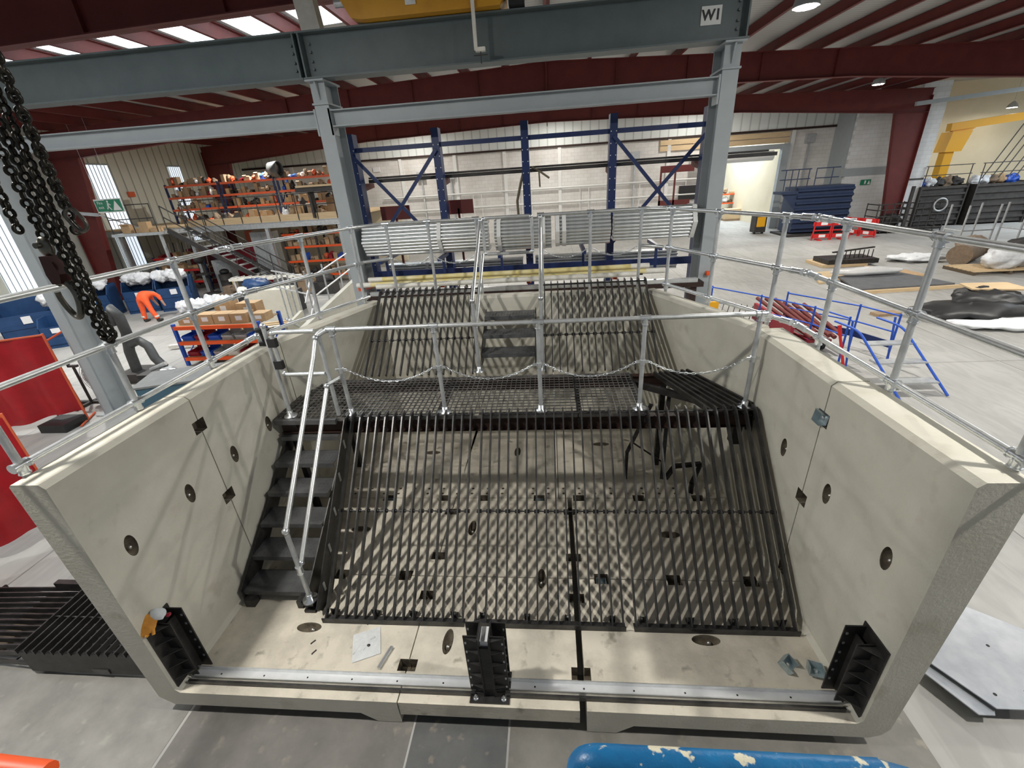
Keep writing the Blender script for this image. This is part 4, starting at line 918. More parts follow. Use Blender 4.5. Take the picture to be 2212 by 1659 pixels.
for x, z, l in ((-3.1, 3.78, 'left end'), (-1.8, 3.82, 'just right of the second upright')):
    tag(MB().box(x-.3, x+.3, RY+.5, RY+.54, z-.1, z+.16).box(x-.02, x+.02, RY+.5, RY+.54, 0, z).build('red_guard_plate', 'redsteel'), 'red steel plate standing behind the rack near its %s' % l, 'steel plate')
# ================================================================== background, left side
rnd = random.Random(11)
# mezzanine
t = thing('mezzanine', 'grey steel mezzanine floor with stacked shelving, far left', 'mezzanine', (-15.8, 24, 0))
MB().box(-22.1, -9.6, 21.0, 28.8, 3.12, 3.2).build('deck', 'wood', t)
MB().ibeam((-22.1, 21.0, 3.0), (-9.6, 21.0, 3.0), .26, .12).build('edge_beam', 'galvd', t)
MB().box(-17.3, -9.8, 21.02, 21.05, 3.2, 3.42).build('kick_board', 'wood', t)
for x in (-21, -17.4, -13.4, -9.8): MB().box(x-.08, x+.08, 21.0, 21.16, 0, 2.9).build('column', 'galvd', t)
for k in range(9): 
    x = -17.3+.94*k; MB().tube([(x, 21.0, 3.13), (x, 21.0, 4.28)], .022, 6).build('rail_post', 'steeldark', t)
for z in (4.27, 3.78): MB().tube([(-17.3, 21, z), (-9.8, 21, z)], .022, 6).build('guard_rail', 'steeldark', t)
t = thing('landing_platform', 'small steel landing with guard rail and boxes, left of the mezzanine stairs', 'landing', (-18.9, 20, 0))
MB().box(-19.8, -17.4, 19.4, 20.9, 2.98, 3.1).build('deck', 'galvd', t); MB().box(-19.7, -19.6, 19.5, 19.6, 0, 2.98).box(-17.6, -17.5, 19.5, 19.6, 0, 2.98).build('leg', 'galvd', t)
for x in (-19.7, -18.6, -17.5): MB().tube([(x, 19.45, 3.1), (x, 19.45, 4.3)], .022, 6).build('rail_post', 'steeldark', t)
for z in (4.28, 3.7): MB().tube([(-19.7, 19.45, z), (-17.5, 19.45, z)], .022, 6).build('guard_rail', 'steeldark', t)
# stairs down from the mezzanine
t = thing('mezzanine_stairs', 'grey steel stairs coming down from the mezzanine', 'stairs', (-14, 20, 0))
a, b = Vector((-16.9, 0, 3.15)), Vector((-12.1, 0, 0))
for yy in (19.3, 20.4):
    MB().beam((a.x, yy, a.z), (b.x, yy, b.z+.1), .06, .22).build('stringer', 'steeldark', t)
    for dz in (1.0, .55): MB().tube([(a.x, yy, a.z+dz), (b.x, yy, b.z+dz+.1)], .024, 6).build('handrail', 'steeldark', t)
    for k in range(6): p = a.lerp(b, k/5.2); MB().tube([(p.x, yy, p.z), (p.x, yy, p.z+1.02)], .02, 6).build('rail_post', 'steeldark', t)
for k in range(14): p = a.lerp(b, (k+.6)/14); MB().box(p.x-.12, p.x+.12, 19.33, 20.37, p.z-.02, p.z+.02).build('tread', 'galvd', t)
def shelving(lab, x0, x1, y, z0, levels, depth=.9, bays=1, top=None, up='navy', bm='orangefade'):
    t = thing('pallet_rack', lab, 'shelving', ((x0+x1)/2, y, z0)); H = top or levels[-1]+.05
    for i in range(bays+1):
        x = x0+(x1-x0)*i/bays
        for yy in (y, y+depth): MB().box(x-.04, x+.04, yy-.04, yy+.04, z0, z0+H).build('upright', up, t)
        MB().beam((x, y, z0+.2), (x, y+depth, z0+H*.7), .03, .03).build('side_brace', up, t)
    for z in levels:
        MB().box(x0, x1, y-.05, y-.01, z0+z-.1, z0+z).build('shelf_beam', bm, t)
        MB().box(x0, x1, y, y+depth, z0+z-.02, z0+z).build('shelf_board', 'cardd', t)
    return t
proto = {}
def clutter(x0, x1, y0, y1, z, n, grp, kinds='bbbcpg', smax=.42, hmax=.3):
    w_ = (x1-x0)/n
    for i in range(n):
        x = x0+(i+.5)*w_; k = rnd.choice(kinds); sx = min(w_*.42, rnd.uniform(.1, smax/2)); h = rnd.uniform(.12, hmax); y = rnd.uniform(y0, y0+(y1-y0)*.4)+.12
        if k in 'bc':
            o = MB(); dx = sx; o.box(x-dx, x+dx, y-.12, y+.15, z, z+h)
            if rnd.random() < .5: o.obox((x, y-.16, z+h+.01), (dx*2, .1, .008), Matrix.Rotation(.5, 3, 'X'))
            o = o.build('cardboard_box', 'card' if k == 'b' else 'cardd'); tag(o, 'brown cardboard box ' + grp, 'box', 'cardboard boxes ' + grp)
        elif k == 'p':
            o = MB().prism([(y-.14, z), (y+.14, z), (y+.16, z+h*.8), (y-.17, z+h*.45)], 'x', x-sx*.8, x+sx*.8).build('parts_bin', rnd.choice(['brightblue', 'redbin', 'blackplastic'])); tag(o, 'plastic parts bin ' + grp, 'bin', 'parts bins ' + grp)
        else:
            o = MB().ell((x, y, z+h*.45), (sx, .14, h*.45), wob=.35, seed=rnd.randint(0, 999)).build('filled_bag', rnd.choice(['bag', 'canvas', 'steeldark', 'cardd', 'steeldark', 'orangefade'])); tag(o, 'lumpy filled bag ' + grp, 'bag', 'filled bags ' + grp)
for i, (x0, x1, l) in enumerate(((-19.4, -16.6, 'left bay'), (-16.4, -13.6, 'middle bay'), (-13.4, -10.6, 'right bay'))):
    shelving('orange and blue shelving on the mezzanine, %s' % l, x0, x1, 23.0, 3.2, (.7, 1.27, 1.82), bays=1)
    for z in (3.22, 3.9, 4.47, 5.02): clutter(x0+.1, x1-.1, 22.95, 23.4, z, 12, 'on the mezzanine shelving, ' + l, 'bcgcpgg', .5, .42)
clutter(-17.0, -10, 21.1, 21.8, 3.2, 22, 'on the mezzanine floor', 'bcgggp', .6, .62); clutter(-13, -9.8, 21.9, 22.4, 3.2, 7, 'at the back of the mezzanine floor', 'gggc', .9, 1.0)
clutter(-19.6, -17.6, 19.6, 20.3, 3.1, 4, 'on the small landing', 'bbc', .6, .45)
tag(MB().lathe([(.42, 0), (.42, 1.2)], (0, 0, 0), 24, 'x').shift(lambda x, y, z: (-14.0+x*.9, 23.6+y+x*.0, 5.40+z)).add([], []).build('duct_section', 'steeldark'), 'open grey duct section lying on top of the mezzanine shelving', 'duct') if False else None
m = MB()
n = 22

vs = []; fs = []
for xx in (-13.9, -12.9):
    for r_ in (.33, .36):
        for j in range(n): a_ = 2*PI*j/n; vs.append((xx, 23.5+r_*math.cos(a_)-(xx+13.9)*.9, 5.30+.1+r_*math.sin(a_)))
for j in range(n):
    k = (j+1) % n; fs += [(j, k, 2*n+k, 2*n+j), (n+j, 3*n+j, 3*n+k, n+k), (j, n+j, n+k, k), (2*n+j, 2*n+k, 3*n+k, 3*n+j)]
m.add(vs, fs, True); tag(m.build('duct_section', 'hose'), 'open grey duct section lying on top of the mezzanine shelving', 'duct')
m = MB().box(-11.2, -8.6, 20.5, 21.5, 4.5, 4.58); tag(m.build('board_stack', 'wood'), 'pale boards laid across dark beams above the mezzanine rail', 'boards')
tag(MB().box(-11.3, -8.4, 20.6, 20.75, 4.3, 4.5).box(-11.3, -8.4, 21.2, 21.35, 4.3, 4.5).box(-10.9, -10.8, 20.9, 21.3, 3.2, 4.3).box(-9.7, -9.6, 20.9, 21.3, 3.2, 4.3).build('steel_stand', 'steeldark'), 'dark steel stand under the pale boards on the mezzanine', 'stand')
# under the mezzanine
struct(MB().box(-20, -9.0, 28.0, 28.1, 0, 3.1).build('wall_under_mezzanine', 'cream'))
t = thing('tall_cabinet', 'tall grey steel cabinet under the mezzanine', 'cabinet', (-14.4, 22.2, 0)); MB().box(-15.0, -13.8, 22, 22.5, 0, 2.65).build('body', 'galvd', t); MB().box(-14.97, -14.42, 21.98, 22, .05, 2.6).build('door', 'galvd', t); MB().box(-14.38, -13.83, 21.98, 22, .05, 2.6).build('door', 'galvd', t)
t = thing('drawer_cabinet', 'low grey drawer cabinet left of the stair foot', 'cabinet', (-16.4, 21.4, 0)); MB().box(-16.9, -16.0, 21.2, 21.7, 0, 1.5).build('body', 'galvd', t)
for k in range(5): MB().box(-16.87, -16.03, 21.18, 21.2, .08+.28*k, .32+.28*k).build('drawer', 'galvd', t)
shelving('red shelving unit under the left of the mezzanine', -20.3, -17.6, 21.6, 0, (.5, 1.1, 1.7), bays=1, up='blue', bm='red')
for z in (.5, 1.1, 1.7): clutter(-20.2, -17.7, 21.7, 22.4, z, 6, 'on the red shelving', 'bpg')
t = thing('red_machine', 'large dark red machine housing under the mezzanine', 'machine', (-18, 23.8, 0)); MB().box(-19.8, -15.6, 23.3, 24.6, 0, 1.9).build('housing', 'redbin', t); MB().box(-19.4, -17.8, 23.27, 23.3, .5, 1.6).build('access_door', 'redsteel', t); MB().tube([(-16.4, 24, 1.9), (-16.4, 24, 2.6)], .2, 12).build('stack', 'orangefade', t)
shelving('shelving with orange beams under the right of the mezzanine', -13.2, -9.8, 21.8, 0, (.5, 1.2, 1.9, 2.5), bays=2, up='steeldark', bm='orange')
for z in (.5, 1.2, 1.9, 2.5): clutter(-13.1, -9.9, 21.85, 22.2, z, 13, 'on the shelving under the mezzanine', 'bcggpc', .5, .5)
for i in range(9):
    x = -20.6+.25*i; tag(MB().tube([(x, 22.9, 0), (x+.25, 22.95, 2.3)], .025, 6).build('leaning_bar', 'steeldark' if i % 2 else 'wrapwhite'), 'long bar leaning behind the red shelving', 'bar', 'leaning bars')
# pillar drill, drum, saw bench
t = thing('pillar_drill', 'dark pillar drill on a round base beside the oil drum', 'drill', (-16.9, 20.6, 0))
MB().lathe([(.38, 0), (.38, .05), (.1, .09)], (-16.9, 20.6, 0), 20).build('base', 'steeldark', t); MB().tube([(-16.9, 20.6, .05), (-16.9, 20.6, 1.75)], .07, 12).build('column', 'steeldark', t); MB().box(-17.2, -16.6, 20.3, 20.8, .95, 1.02).build('table', 'steeldark', t); MB().ell((-16.9, 20.5, 1.7), (.2, .3, .22)).tube([(-16.9, 20.3, 1.5), (-16.9, 20.3, 1.2)], .03, 8).build('head', 'steeldark', t)
t = thing('oil_drum', 'black drum standing right of the pillar drill', 'drum', (-16.0, 20.7, 0)); MB().lathe([(.29, 0), (.29, .3), (.305, .32), (.29, .34), (.29, .62), (.305, .64), (.29, .66), (.29, .92)], (-16.0, 20.7, 0), 20).build('drum_body', 'steeldark', t); MB().ell((-16.0, 20.7, 1.02), (.22, .22, .14)).build('lid', 'blackplastic', t)
tag(MB().box(-15.62, -15.48, 20.5, 20.7, 0, .7).build('yellow_canister', 'tubeyellow'), 'small yellow canister beside the black drum', 'canister')
t = thing('roller_bench', 'long pale roller bench behind the left handrail', 'bench', (-12.2, 18.3, 0)); MB().box(-14.0, -10.9, 18.2, 18.7, .98, 1.08).build('top', 'wrapwhite', t)
for x in (-13.8, -12.4, -11.1): MB().box(x-.04, x+.04, 18.25, 18.33, 0, 1.0).build('leg', 'galv', t)
for k in range(9): MB().tube([(-13.9+.33*k, 18.2, 1.1), (-13.9+.33*k, 18.7, 1.1)], .03, 8).build('roller', 'galv', t)
for k in range(3): tag(MB().ell((-13.2+.75*k, 17.6+.2*k, .22), (.5, .4, .24), wob=.3, seed=k).build('white_sack', 'bag'), 'white sack lying on the floor by the roller bench', 'sack', 'white sacks by the bench')
t = thing('bench_grinder_machine', 'dark machine with blue cover behind the galvanised frames', 'machine', (-11.3, 16.3, 0)); MB().box(-12.1, -10.0, 15.9, 16.9, 0, .85).build('body', 'blackplastic', t); MB().ell((-11.5, 16.4, 1.15), (.5, .4, .25), wob=.2, seed=8).build('cover', 'blue', t); MB().tube([(-12.2, 16.3, .95), (-11.2, 16.2, 1.0)], .16, 10).build('motor', 'wrapwhite', t); MB().ell((-10.3, 16.2, .9), (.5, .4, .35), wob=.5, seed=4).build('guard', 'steeldark', t)
# second handrailed precast unit further back on the left
t = thing('precast_trough', 'second smaller precast concrete wing unit with its own handrail, behind on the left', 'concrete unit', (-7.2, 12.8, 0))
MB().prism([(11.2, .9), (13.0, 1.15), (16.5, 1.6), (16.5, 0), (11.2, 0)], 'x', -7.0, -6.85).build('wing', 'concrete', t)
MB().prism([(11.9, .75), (12.9, .95), (12.9, 0), (11.9, 0)], 'x', -7.9, -7.8).build('near_wing', 'concrete', t)
MB().box(-7.9, -6.85, 12.0, 16.4, 0, .18).build('floor_slab', 'concrete', t)
for z in (1.75, 2.3):
    MB().tube(bend((-7.1, 12.0, z-.9), (-7.1, 12.6, z-.3), (-7.1, 16.4, z+.1), .1), .026, 8).build('rail', 'galv', t); MB().tube([(-7.1, 12.6, z-.3), (-9.3, 14.2, z-.3)], .026, 8).build('rail', 'galv', t)
for y in (12.3, 13.4, 14.5, 15.6): MB().tube([(-7.1, y, .9), (-7.1, y, 2.25)], .026, 8).build('post', 'galvd', t)
for k in range(4): MB().tube([(-8.0-.4*k, 13.2+.35*k, 0), (-8.0-.4*k, 13.2+.35*k, 1.95)], .026, 8).build('post', 'galvd', t)
MB().beam((-7.7, 11.8, 1.0), (-7.3, 12.4, .2), .12, .06).beam((-7.55, 11.7, 1.0), (-7.15, 12.3, .2), .12, .06).build('channel_pair', 'galv', t)
t = thing('precast_ring_block', 'precast concrete block with an oval opening standing on the floor', 'concrete block', (-10.4, 15.6, 0))
o = MB().box(-11.3, -9.6, 15.2, 15.9, 0, 1.15).build('block_body', 'concrete', t); c = MB().lathe([(.36, 15.0), (.36, 15.6)], (-10.2, 0, .62), 20, 'y'); cut(o, c)
# blue tote bins with white sacks
def blue_bin(lab, x, y, w_, d_, h, rz, fill=True, card=True, sack=True):
    t = thing('steel_tote_bin', lab, 'tote bin', (0, 0, 0)); t['_o'] = (0, 0, 0)
    m = MB(); 
    for (a, b, c_, d2, z0, z1) in ((-w_/2, w_/2, -d_/2, -d_/2+.03, 0, h*.72), (-w_/2, w_/2, d_/2-.03, d_/2, 0, h), (-w_/2, w_/2, -d_/2, d_/2, .08, .12)): m.box(a, b, c_, d2, z0, z1)
    for xx in (-w_/2, w_/2-.03): m.prism([(-d_/2, 0), (d_/2, 0), (d_/2, h), (-d_/2+.25, h), (-d_/2, h*.72)], 'x', xx, xx+.03)
    m.box(-w_/2, w_/2, -d_/2-.02, -d_/2, h*.42, h*.5); m.build('bin_body', 'blue', t)
    if card: MB().box(-.12, .12, -d_/2-.035, -d_/2-.02, h*.52, h*.68).build('label_holder', 'paper', t)
    t.location = (x, y, 0); t.rotation_euler = (0, 0, rz); return t
bins = [(-16.3, 17.9, 1.25, .9, 1.35, .45, 'blue steel tote bin with an open front, right of the orange clad worker'), (-17.7, 17.7, 1.2, .9, 1.3, .35, 'blue steel tote bin topped with white sacks, behind the orange clad worker'), (-19.2, 17.0, 1.2, .9, 1.3, .35, 'blue steel tote bin topped with white sacks, left of the orange clad worker'), (-18.3, 13.6, 1.5, 1.0, 1.55, .75, 'blue steel tote bin with a white notice, near the left edge')]
for i, (x, y, w_, d_, h, rz, lab) in enumerate(bins): blue_bin(lab, x, y, w_, d_, h, rz)
for i, (x, y, z, sx, lab) in enumerate([(-16.4, 17.9, 1.42, .6, 'white sacks on the tote bin right of the worker'), (-17.8, 17.7, 1.40, .62, 'white sacks on the tote bin behind the worker'), (-19.3, 17.1, 1.40, .6, 'white sacks on the tote bin left of the worker'), (-17.4, 13.9, 1.45, .45, 'white sack on the tote bin with the notice'), (-16.6, 13.7, .45, .5, 'clear sacks beside the near tote bin'), (-15.0, 16.9, .3, .55, 'white sack on the floor right of the worker'), (-14.3, 17.6, .3, .7, 'larger white sack on the floor behind the boxes')]):
    m = MB()
    for k in range(3): m.ell((x+(k-1)*sx*.6, y+rnd.uniform(-.1, .1), z), (sx*.5, sx*.55, .24), wob=.35, seed=i*7+k)
    tag(m.build('white_sacks', 'bag'), lab, 'sack')
blue_bin('blue steel tote bin standing low beside the notice bin', -16.9, 13.3, .9, .8, 1.0, .5)
tag(MB().box(-21.9, -21.2, 12.2, 14.6, 0, 2.4).build('wall_cupboard', 'white'), 'white cupboard against the left wall behind the chains', 'cupboard')
# exit sign on the beam along the left wall
tag(MB().box(-22.1, -16.6, 15.9, 16.0, 3.62, 3.74).build('wall_rail', 'galvd'), 'grey steel rail crossing in front of the left wall under the exit sign', 'steel rail') if False else None
tag(MB().beam((-22.1, 19.0, 4.28), (-20.4, 19.8, 3.95), .1, .14).beam((-20.4, 19.8, 3.95), (-19.0, 20.6, 3.1), .06, .06).build('bracket_beam', 'galvd'), 'grey steel bracket beam between the left wall and the landing', 'steel beam')
t = thing('exit_sign', 'green and white fire exit sign on the left wall', 'sign', (-19.2, 19.3, 4.3)); R = Matrix.Rotation(-.12, 3, 'Y')
MB().box(-19.85, -18.55, 19.3, 19.32, 4.02, 4.58).build('panel', 'white', t)
MB().box(-19.81, -19.35, 19.285, 19.3, 4.08, 4.52).build('text_field', 'sign', t)
m = MB(); m.prism([(-19.33, 4.06), (-18.6, 4.06), (-18.6, 4.54), (-19.33, 4.54)], 'y', 19.285, 19.3); m.build('symbol_field', 'sign', t)
m = MB()
m.prism([(-19.05, 4.1), (-18.65, 4.1), (-18.85, 4.5)], 'y', 19.275, 19.285); m.lathe([(.04, 19.275), (.04, 19.285)], (-19.2, 0, 4.47), 10, 'y')
m.beam((-19.2, 19.28, 4.42), (-19.24, 19.28, 4.26), .01, .07, (1, 0, 0)); m.beam((-19.22, 19.28, 4.27), (-19.12, 19.28, 4.12), .01, .04, (1, 0, 0)); m.beam((-19.24, 19.28, 4.27), (-19.31, 19.28, 4.16), .01, .04, (1, 0, 0)); m.beam((-19.2, 19.28, 4.4), (-19.1, 19.28, 4.32), .01, .03, (1, 0, 0)); m.build('running_figure_and_arrow', 'white', t)
for k, wd in enumerate(('Fire', 'exit')):
    c = bpy.data.curves.new('t', 'FONT'); c.body = wd; c.size = .17; c.extrude = .002; c.align_x = 'CENTER'
    to = bpy.data.objects.new('t', c); COL.objects.link(to); bpy.context.view_layer.update(); me = bpy.data.meshes.new_from_object(to.evaluated_get(bpy.context.evaluated_depsgraph_get())); bpy.data.objects.remove(to)
    me.materials.clear(); me.materials.append(M['white']); lt = bpy.data.objects.new('lettering', me); COL.objects.link(lt); lt.parent = t; lt.rotation_euler = (PI/2, 0, 0); lt.location = (-19.58+19.2, -.02, .07-.18*k)
tag(MB().tube([(-19.6, 19.31, 4.58), (-19.6, 19.31, 7.6)], .006, 6).tube([(-18.8, 19.31, 4.58), (-18.8, 19.31, 7.6)], .006, 6).build('sign_wires', 'galvd'), 'thin wires holding the fire exit sign', 'wire')
tag(MB().box(-22.18, -22.1, 23.6, 24.0, 4.65, 4.9).build('wall_notice', 'orangefade'), 'small red notice on the left wall between the windows', 'notice')
# orange clad worker bending over between the bins
PX, PY = -15.95, 15.75
def skin_mesh(nodes_, edges, radii, name, mt, parent, sub=2):
    me = bpy.data.meshes.new(name); me.from_pydata(nodes_, edges, []); o = bpy.data.objects.new(name, me); COL.objects.link(o)
    md = o.modifiers.new('s', 'SKIN'); sd = o.modifiers.new('u', 'SUBSURF'); sd.levels = sub; sd.render_levels = sub
    for i, r in enumerate(radii): me.skin_vertices[0].data[i].radius = (r, r)
    me.skin_vertices[0].data[0].use_root = True
    bpy.context.view_layer.update(); m2 = bpy.data.meshes.new_from_object(o.evaluated_get(bpy.context.evaluated_depsgraph_get())); bpy.data.objects.remove(o)
    m2.materials.clear(); m2.materials.append(M[mt]); m2.polygons.foreach_set('use_smooth', [True]*len(m2.polygons))
    o = bpy.data.objects.new(name, m2); COL.objects.link(o); o.parent = parent; o['_o'] = parent['_o']; return o
t = thing('person', 'person in orange workwear bending over with back to the camera', 'person', (PX, PY, 0)); t['_o'] = (PX, PY, 0)
J = [(0, 0, .98), (-.13, 0, .92), (-.17, .02, .50), (-.22, 0, .09), (.13, 0, .92), (.24, -.04, .5), (.36, -.02, .09), (.05, .12, 1.12), (.14, .32, 1.10), (.2, .48, .98), (.24, .58, .84), (-.04, .40, 1.02), (-.02, .50, .74), (.05, .56, .50), (.34, .38, 1.0), (.42, .40, .74), (.40, .50, .50)]
E_ = [(0, 1), (1, 2), (2, 3), (0, 4), (4, 5), (5, 6), (0, 7), (7, 8), (8, 9), (9, 10), (8, 11), (11, 12), (12, 13), (8, 14), (14, 15), (15, 16)]
skin_mesh(J, E_, [.13, .09, .06, .045, .09, .06, .045, .13, .13, .06, .09, .06, .045, .035, .06, .045, .035], 'body', 'skin', t)
skin_mesh(J[:9]+[J[11], J[12], J[14], J[15]], [(0, 1), (1, 2), (2, 3), (0, 4), (4, 5), (5, 6), (0, 7), (7, 8), (8, 9), (9, 10), (8, 11), (11, 12)], [.175, .125, .095, .08, .125, .095, .08, .17, .165, .085, .065, .085, .065], 'overall', 'hivis', t)
for (x, y) in ((-.22, 0), (.36, -.02)):
    MB().tube([(PX+x, PY+y, .20), (PX+x*.99, PY+y, .26)], .088, 12).build('reflective_band', 'reflect', t)
    MB().ell((PX+x+.02, PY+y+.07, .05), (.055, .15, .055)).tube([(PX+x, PY+y, .04), (PX+x, PY+y, .14)], .06, 10).build('boot', 'blackplastic', t)
# orange and blue trolley shelves with boxes near the wall
t = shelving('orange and blue shelving trolley behind the left wall', -10.45, -7.95, 10.9, 0, (.25, .72, 1.16), depth=1.0, bays=1, up='brightblue', bm='orange', top=1.22)
for x, y, w_, h in ((-10.1, 11.0, .26, .2), (-9.55, 11.0, .25, .27), (-9.05, 11.0, .25, .27), (-8.55, 11.0, .25, .27), (-8.05, 11.1, .22, .22), (-9.3, 11.5, .26, .5), (-8.6, 11.5, .3, .42)):
    q = thing('cardboard_box', 'closed cardboard box with a white label, on top of the orange trolley', 'box', (x, y, 1.16), 'boxes on the orange trolley')
    MB().box(x-w_+.01, x+w_-.01, y, y+.38, 1.16, 1.16+h).build('carton', 'card', q); MB().box(x-.08, x+.1, y-.004, y, 1.16+h*.3, 1.16+h*.75).build('label_sticker', 'paper', q)
for z, n in ((.25, 6), (.72, 6)):
    for k in range(n):
        x = -10.2+.4*k; mt = rnd.choice(['redbin', 'wrapwhite', 'redbin', 'galvd', 'brightblue'])
        q = MB().prism([(10.95, z), (11.35, z), (11.38, z+.22), (11.33, z+.22), (11.32, z+.02), (10.97, z+.02), (10.93, z+.13), (10.9, z+.13)], 'x', x-.16, x+.16); q.box(x-.165, x-.155, 10.94, 11.36, z, z+.15); q.box(x+.155, x+.165, 10.94, 11.36, z, z+.15)
        tag(q.build('parts_bin', mt), 'open fronted plastic parts bin on the orange trolley', 'bin', 'bins on the orange trolley')
# red welding curtains
def curtain(lab, P, Q, z0, z1, seed):
    t = thing('welding_screen', lab, 'welding screen', (P[0], P[1], 0)); rr = random.Random(seed); m = MB(); P, Q = Vector((*P, 0)), Vector((*Q, 0)); d = (Q-P).normalized(); nn = Vector((-d.y, d.x, 0)); nx, nz = 36, 10; g = []
    for j in range(nz+1):
        for i in range(nx+1):
            f = i/nx; p = P.lerp(Q, f)+nn*(.06*math.sin(f*26+seed)*(1-.4*j/nz)+rr.uniform(-.012, .012)); z = z0+(z1-z0)*j/nz + (0 if j else .05*math.sin(f*9)); g.append((p.x, p.y, z))
    F = [(j*(nx+1)+i, j*(nx+1)+i+1, (j+1)*(nx+1)+i+1, (j+1)*(nx+1)+i) for j in range(nz) for i in range(nx)]
    m.add(g, F, True); m.add([(a+nn.x*.006, b+nn.y*.006, c_) for a, b, c_ in g], [f[::-1] for f in F], True); m.build('curtain', 'curtain', t)
    MB().tube([(P.x, P.y, z1+.02), (Q.x, Q.y, z1+.02)], .022, 8).build('top_tube', 'orangefade', t)
    for p in (P, Q):
        MB().tube([(p.x, p.y, .04), (p.x, p.y, z1+.05)], .022, 8).build('post', 'orangefade', t); MB().tube([tuple(p+nn*.35+Vector((0, 0, .03))), tuple(p-nn*.35+Vector((0, 0, .03)))], .022, 8).build('foot', 'orangefade', t)
    return t
curtain('red welding screen standing furthest, behind the left handrail', (-12.6, 6.6), (-10.35, 7.75), .22, 1.98, 1)
curtain('red welding screen nearest the camera at the left edge', (-8.6, 2.6), (-7.0, 4.35), .25, 1.95, 4)
tag(MB().tube([(-11.4, 8.0, 1.5), (-10.2, 8.3, 2.05)], .02, 8).tube([(-11.4, 8.0, 0), (-11.4, 8.0, 1.5)], .02, 8).build('support_rod', 'orangefade'), 'thin orange rod sticking up behind the far welding screen', 'rod')
tag(MB().box(-10.9, -10.3, 7.2, 7.7, 0, .18).build('black_tray', 'blackplastic'), 'black tray on the floor under the far welding screen', 'tray')
# fume extraction arm, guard fan, work table, stand
t = thing('fume_extraction_arm', 'thick grey black fume extraction arm bent over the work table', 'fume extractor', (-11.2, 10.0, 0))
MB().tube([(-11.15, 10.0, .1), (-11.1, 10.0, .8), (-10.95, 10.0, 1.3), (-10.95, 10.0, 1.75), (-11.1, 10.0, 1.95), (-11.25, 10.0, 1.85), (-11.2, 10.0, 1.5)], .12, 16).build('lower_hose', 'hose', t)
MB().tube([(-10.95, 10.0, 1.0), (-10.6, 9.9, 1.12), (-10.3, 9.8, 1.0), (-10.15, 9.7, .7), (-9.9, 9.6, .5)], .105, 16).build('upper_hose', 'hose', t)
MB().lathe([(.12, .30), (.2, .24), (.21, .16), (.17, .12)], (-9.75, 9.5, .2), 18).build('hood', 'galvd', t)
MB().box(-11.5, -10.8, 9.7, 10.4, 0, .25).build('base_box', 'steeldark', t)
t = thing('pedestal_fan', 'round wire guard of a grey floor fan in front of the crane column', 'fan', (-10.6, 8.7, 0))
m = MB()
for k in range(8): m.tube([(-10.72+.40*(k+1)/8*math.cos(2*PI*i/20), 8.62, .66+.40*(k+1)/8*math.sin(2*PI*i/20)) for i in range(20)], .006, 5, closed=True)
for k in range(16): a_ = 2*PI*k/16; m.tube([(-10.72, 8.6, .66), (-10.72+.4*math.cos(a_), 8.62, .66+.4*math.sin(a_))], .005, 5)
m.build('wire_guard', 'galvd', t); MB().lathe([(.36, 8.70), (.38, 8.66)], (-10.72, 0, .66), 24, 'y').build('guard_back', 'galvd', t)
m = MB()
for k in range(4): a_ = PI/2*k; m.obox((-10.72+.18*math.cos(a_), 8.64, .66+.18*math.sin(a_)), (.3, .012, .13), Matrix.Rotation(-a_, 3, 'Y') @ Matrix.Rotation(.4, 3, 'X'))
m.build('fan_blades', 'galvd', t); MB().ell((-10.72, 8.75, .66), (.13, .16, .13)).build('motor', 'galvd', t); MB().box(-10.95, -10.5, 8.6, 9.0, 0, .05).tube([(-10.72, 8.8, .05), (-10.72, 8.8, .6)], .03, 8).build('stand', 'steeldark', t)
t = thing('welding_table', 'blue grey steel work table just behind the left wall', 'table', (-7.9, 8.1, 0)); MB().prism([(-8.6, 7.4), (-7.0, 7.9), (-7.3, 8.8), (-8.9, 8.3)], 'z', .86, .9).build('table_top', 'tabletop', t); MB().prism([(-8.55, 7.45), (-7.05, 7.92), (-7.3, 8.7), (-8.8, 8.2)], 'z', .08, .86).build('cabinet_body', 'bluegrey', t)
t = thing('machine_vice_jig', 'black steel jig with bright rollers behind the work table', 'jig', (-9.2, 8.9, 0)); MB().box(-9.9, -8.7, 8.8, 9.2, .5, .6).box(-9.8, -9.7, 8.85, 8.95, 0, .5).box(-8.9, -8.8, 8.85, 8.95, 0, .5).build('frame', 'steeldark', t); MB().tube([(-9.6, 8.95, .68), (-9.2, 9.0, .82)], .05, 10).tube([(-9.3, 8.9, .65), (-8.95, 8.95, .65)], .06, 10).build('rollers', 'galv', t)
t = thing('pipe_stand', 'black T shaped pipe stand on the open floor', 'stand', (-11.15, 8.6, 0)); MB().tube([(-11.15, 8.6, .04), (-11.15, 8.6, .95)], .03, 10).build('pole', 'steeldark', t); MB().box(-11.27, -11.03, 8.57, 8.63, .95, 1.0).box(-11.27, -11.24, 8.57, 8.63, .95, 1.05).build('head', 'steeldark', t); MB().box(-11.5, -10.8, 8.57, 8.65, 0, .06).box(-11.18, -11.1, 8.2, 8.9, 0, .06).build('foot', 'steeldark', t)
for i in range(6): tag(MB().beam((-12.2+.1*i, 12.3+.33*i, .1), (-9.6+.1*i, 12.9+.33*i, .16), .13, .1).build('long_board', 'wood' if i % 3 else 'wrapwhite'), 'pale length of timber lying on the floor behind the extraction arm', 'timber', 'timber lengths on the floor')
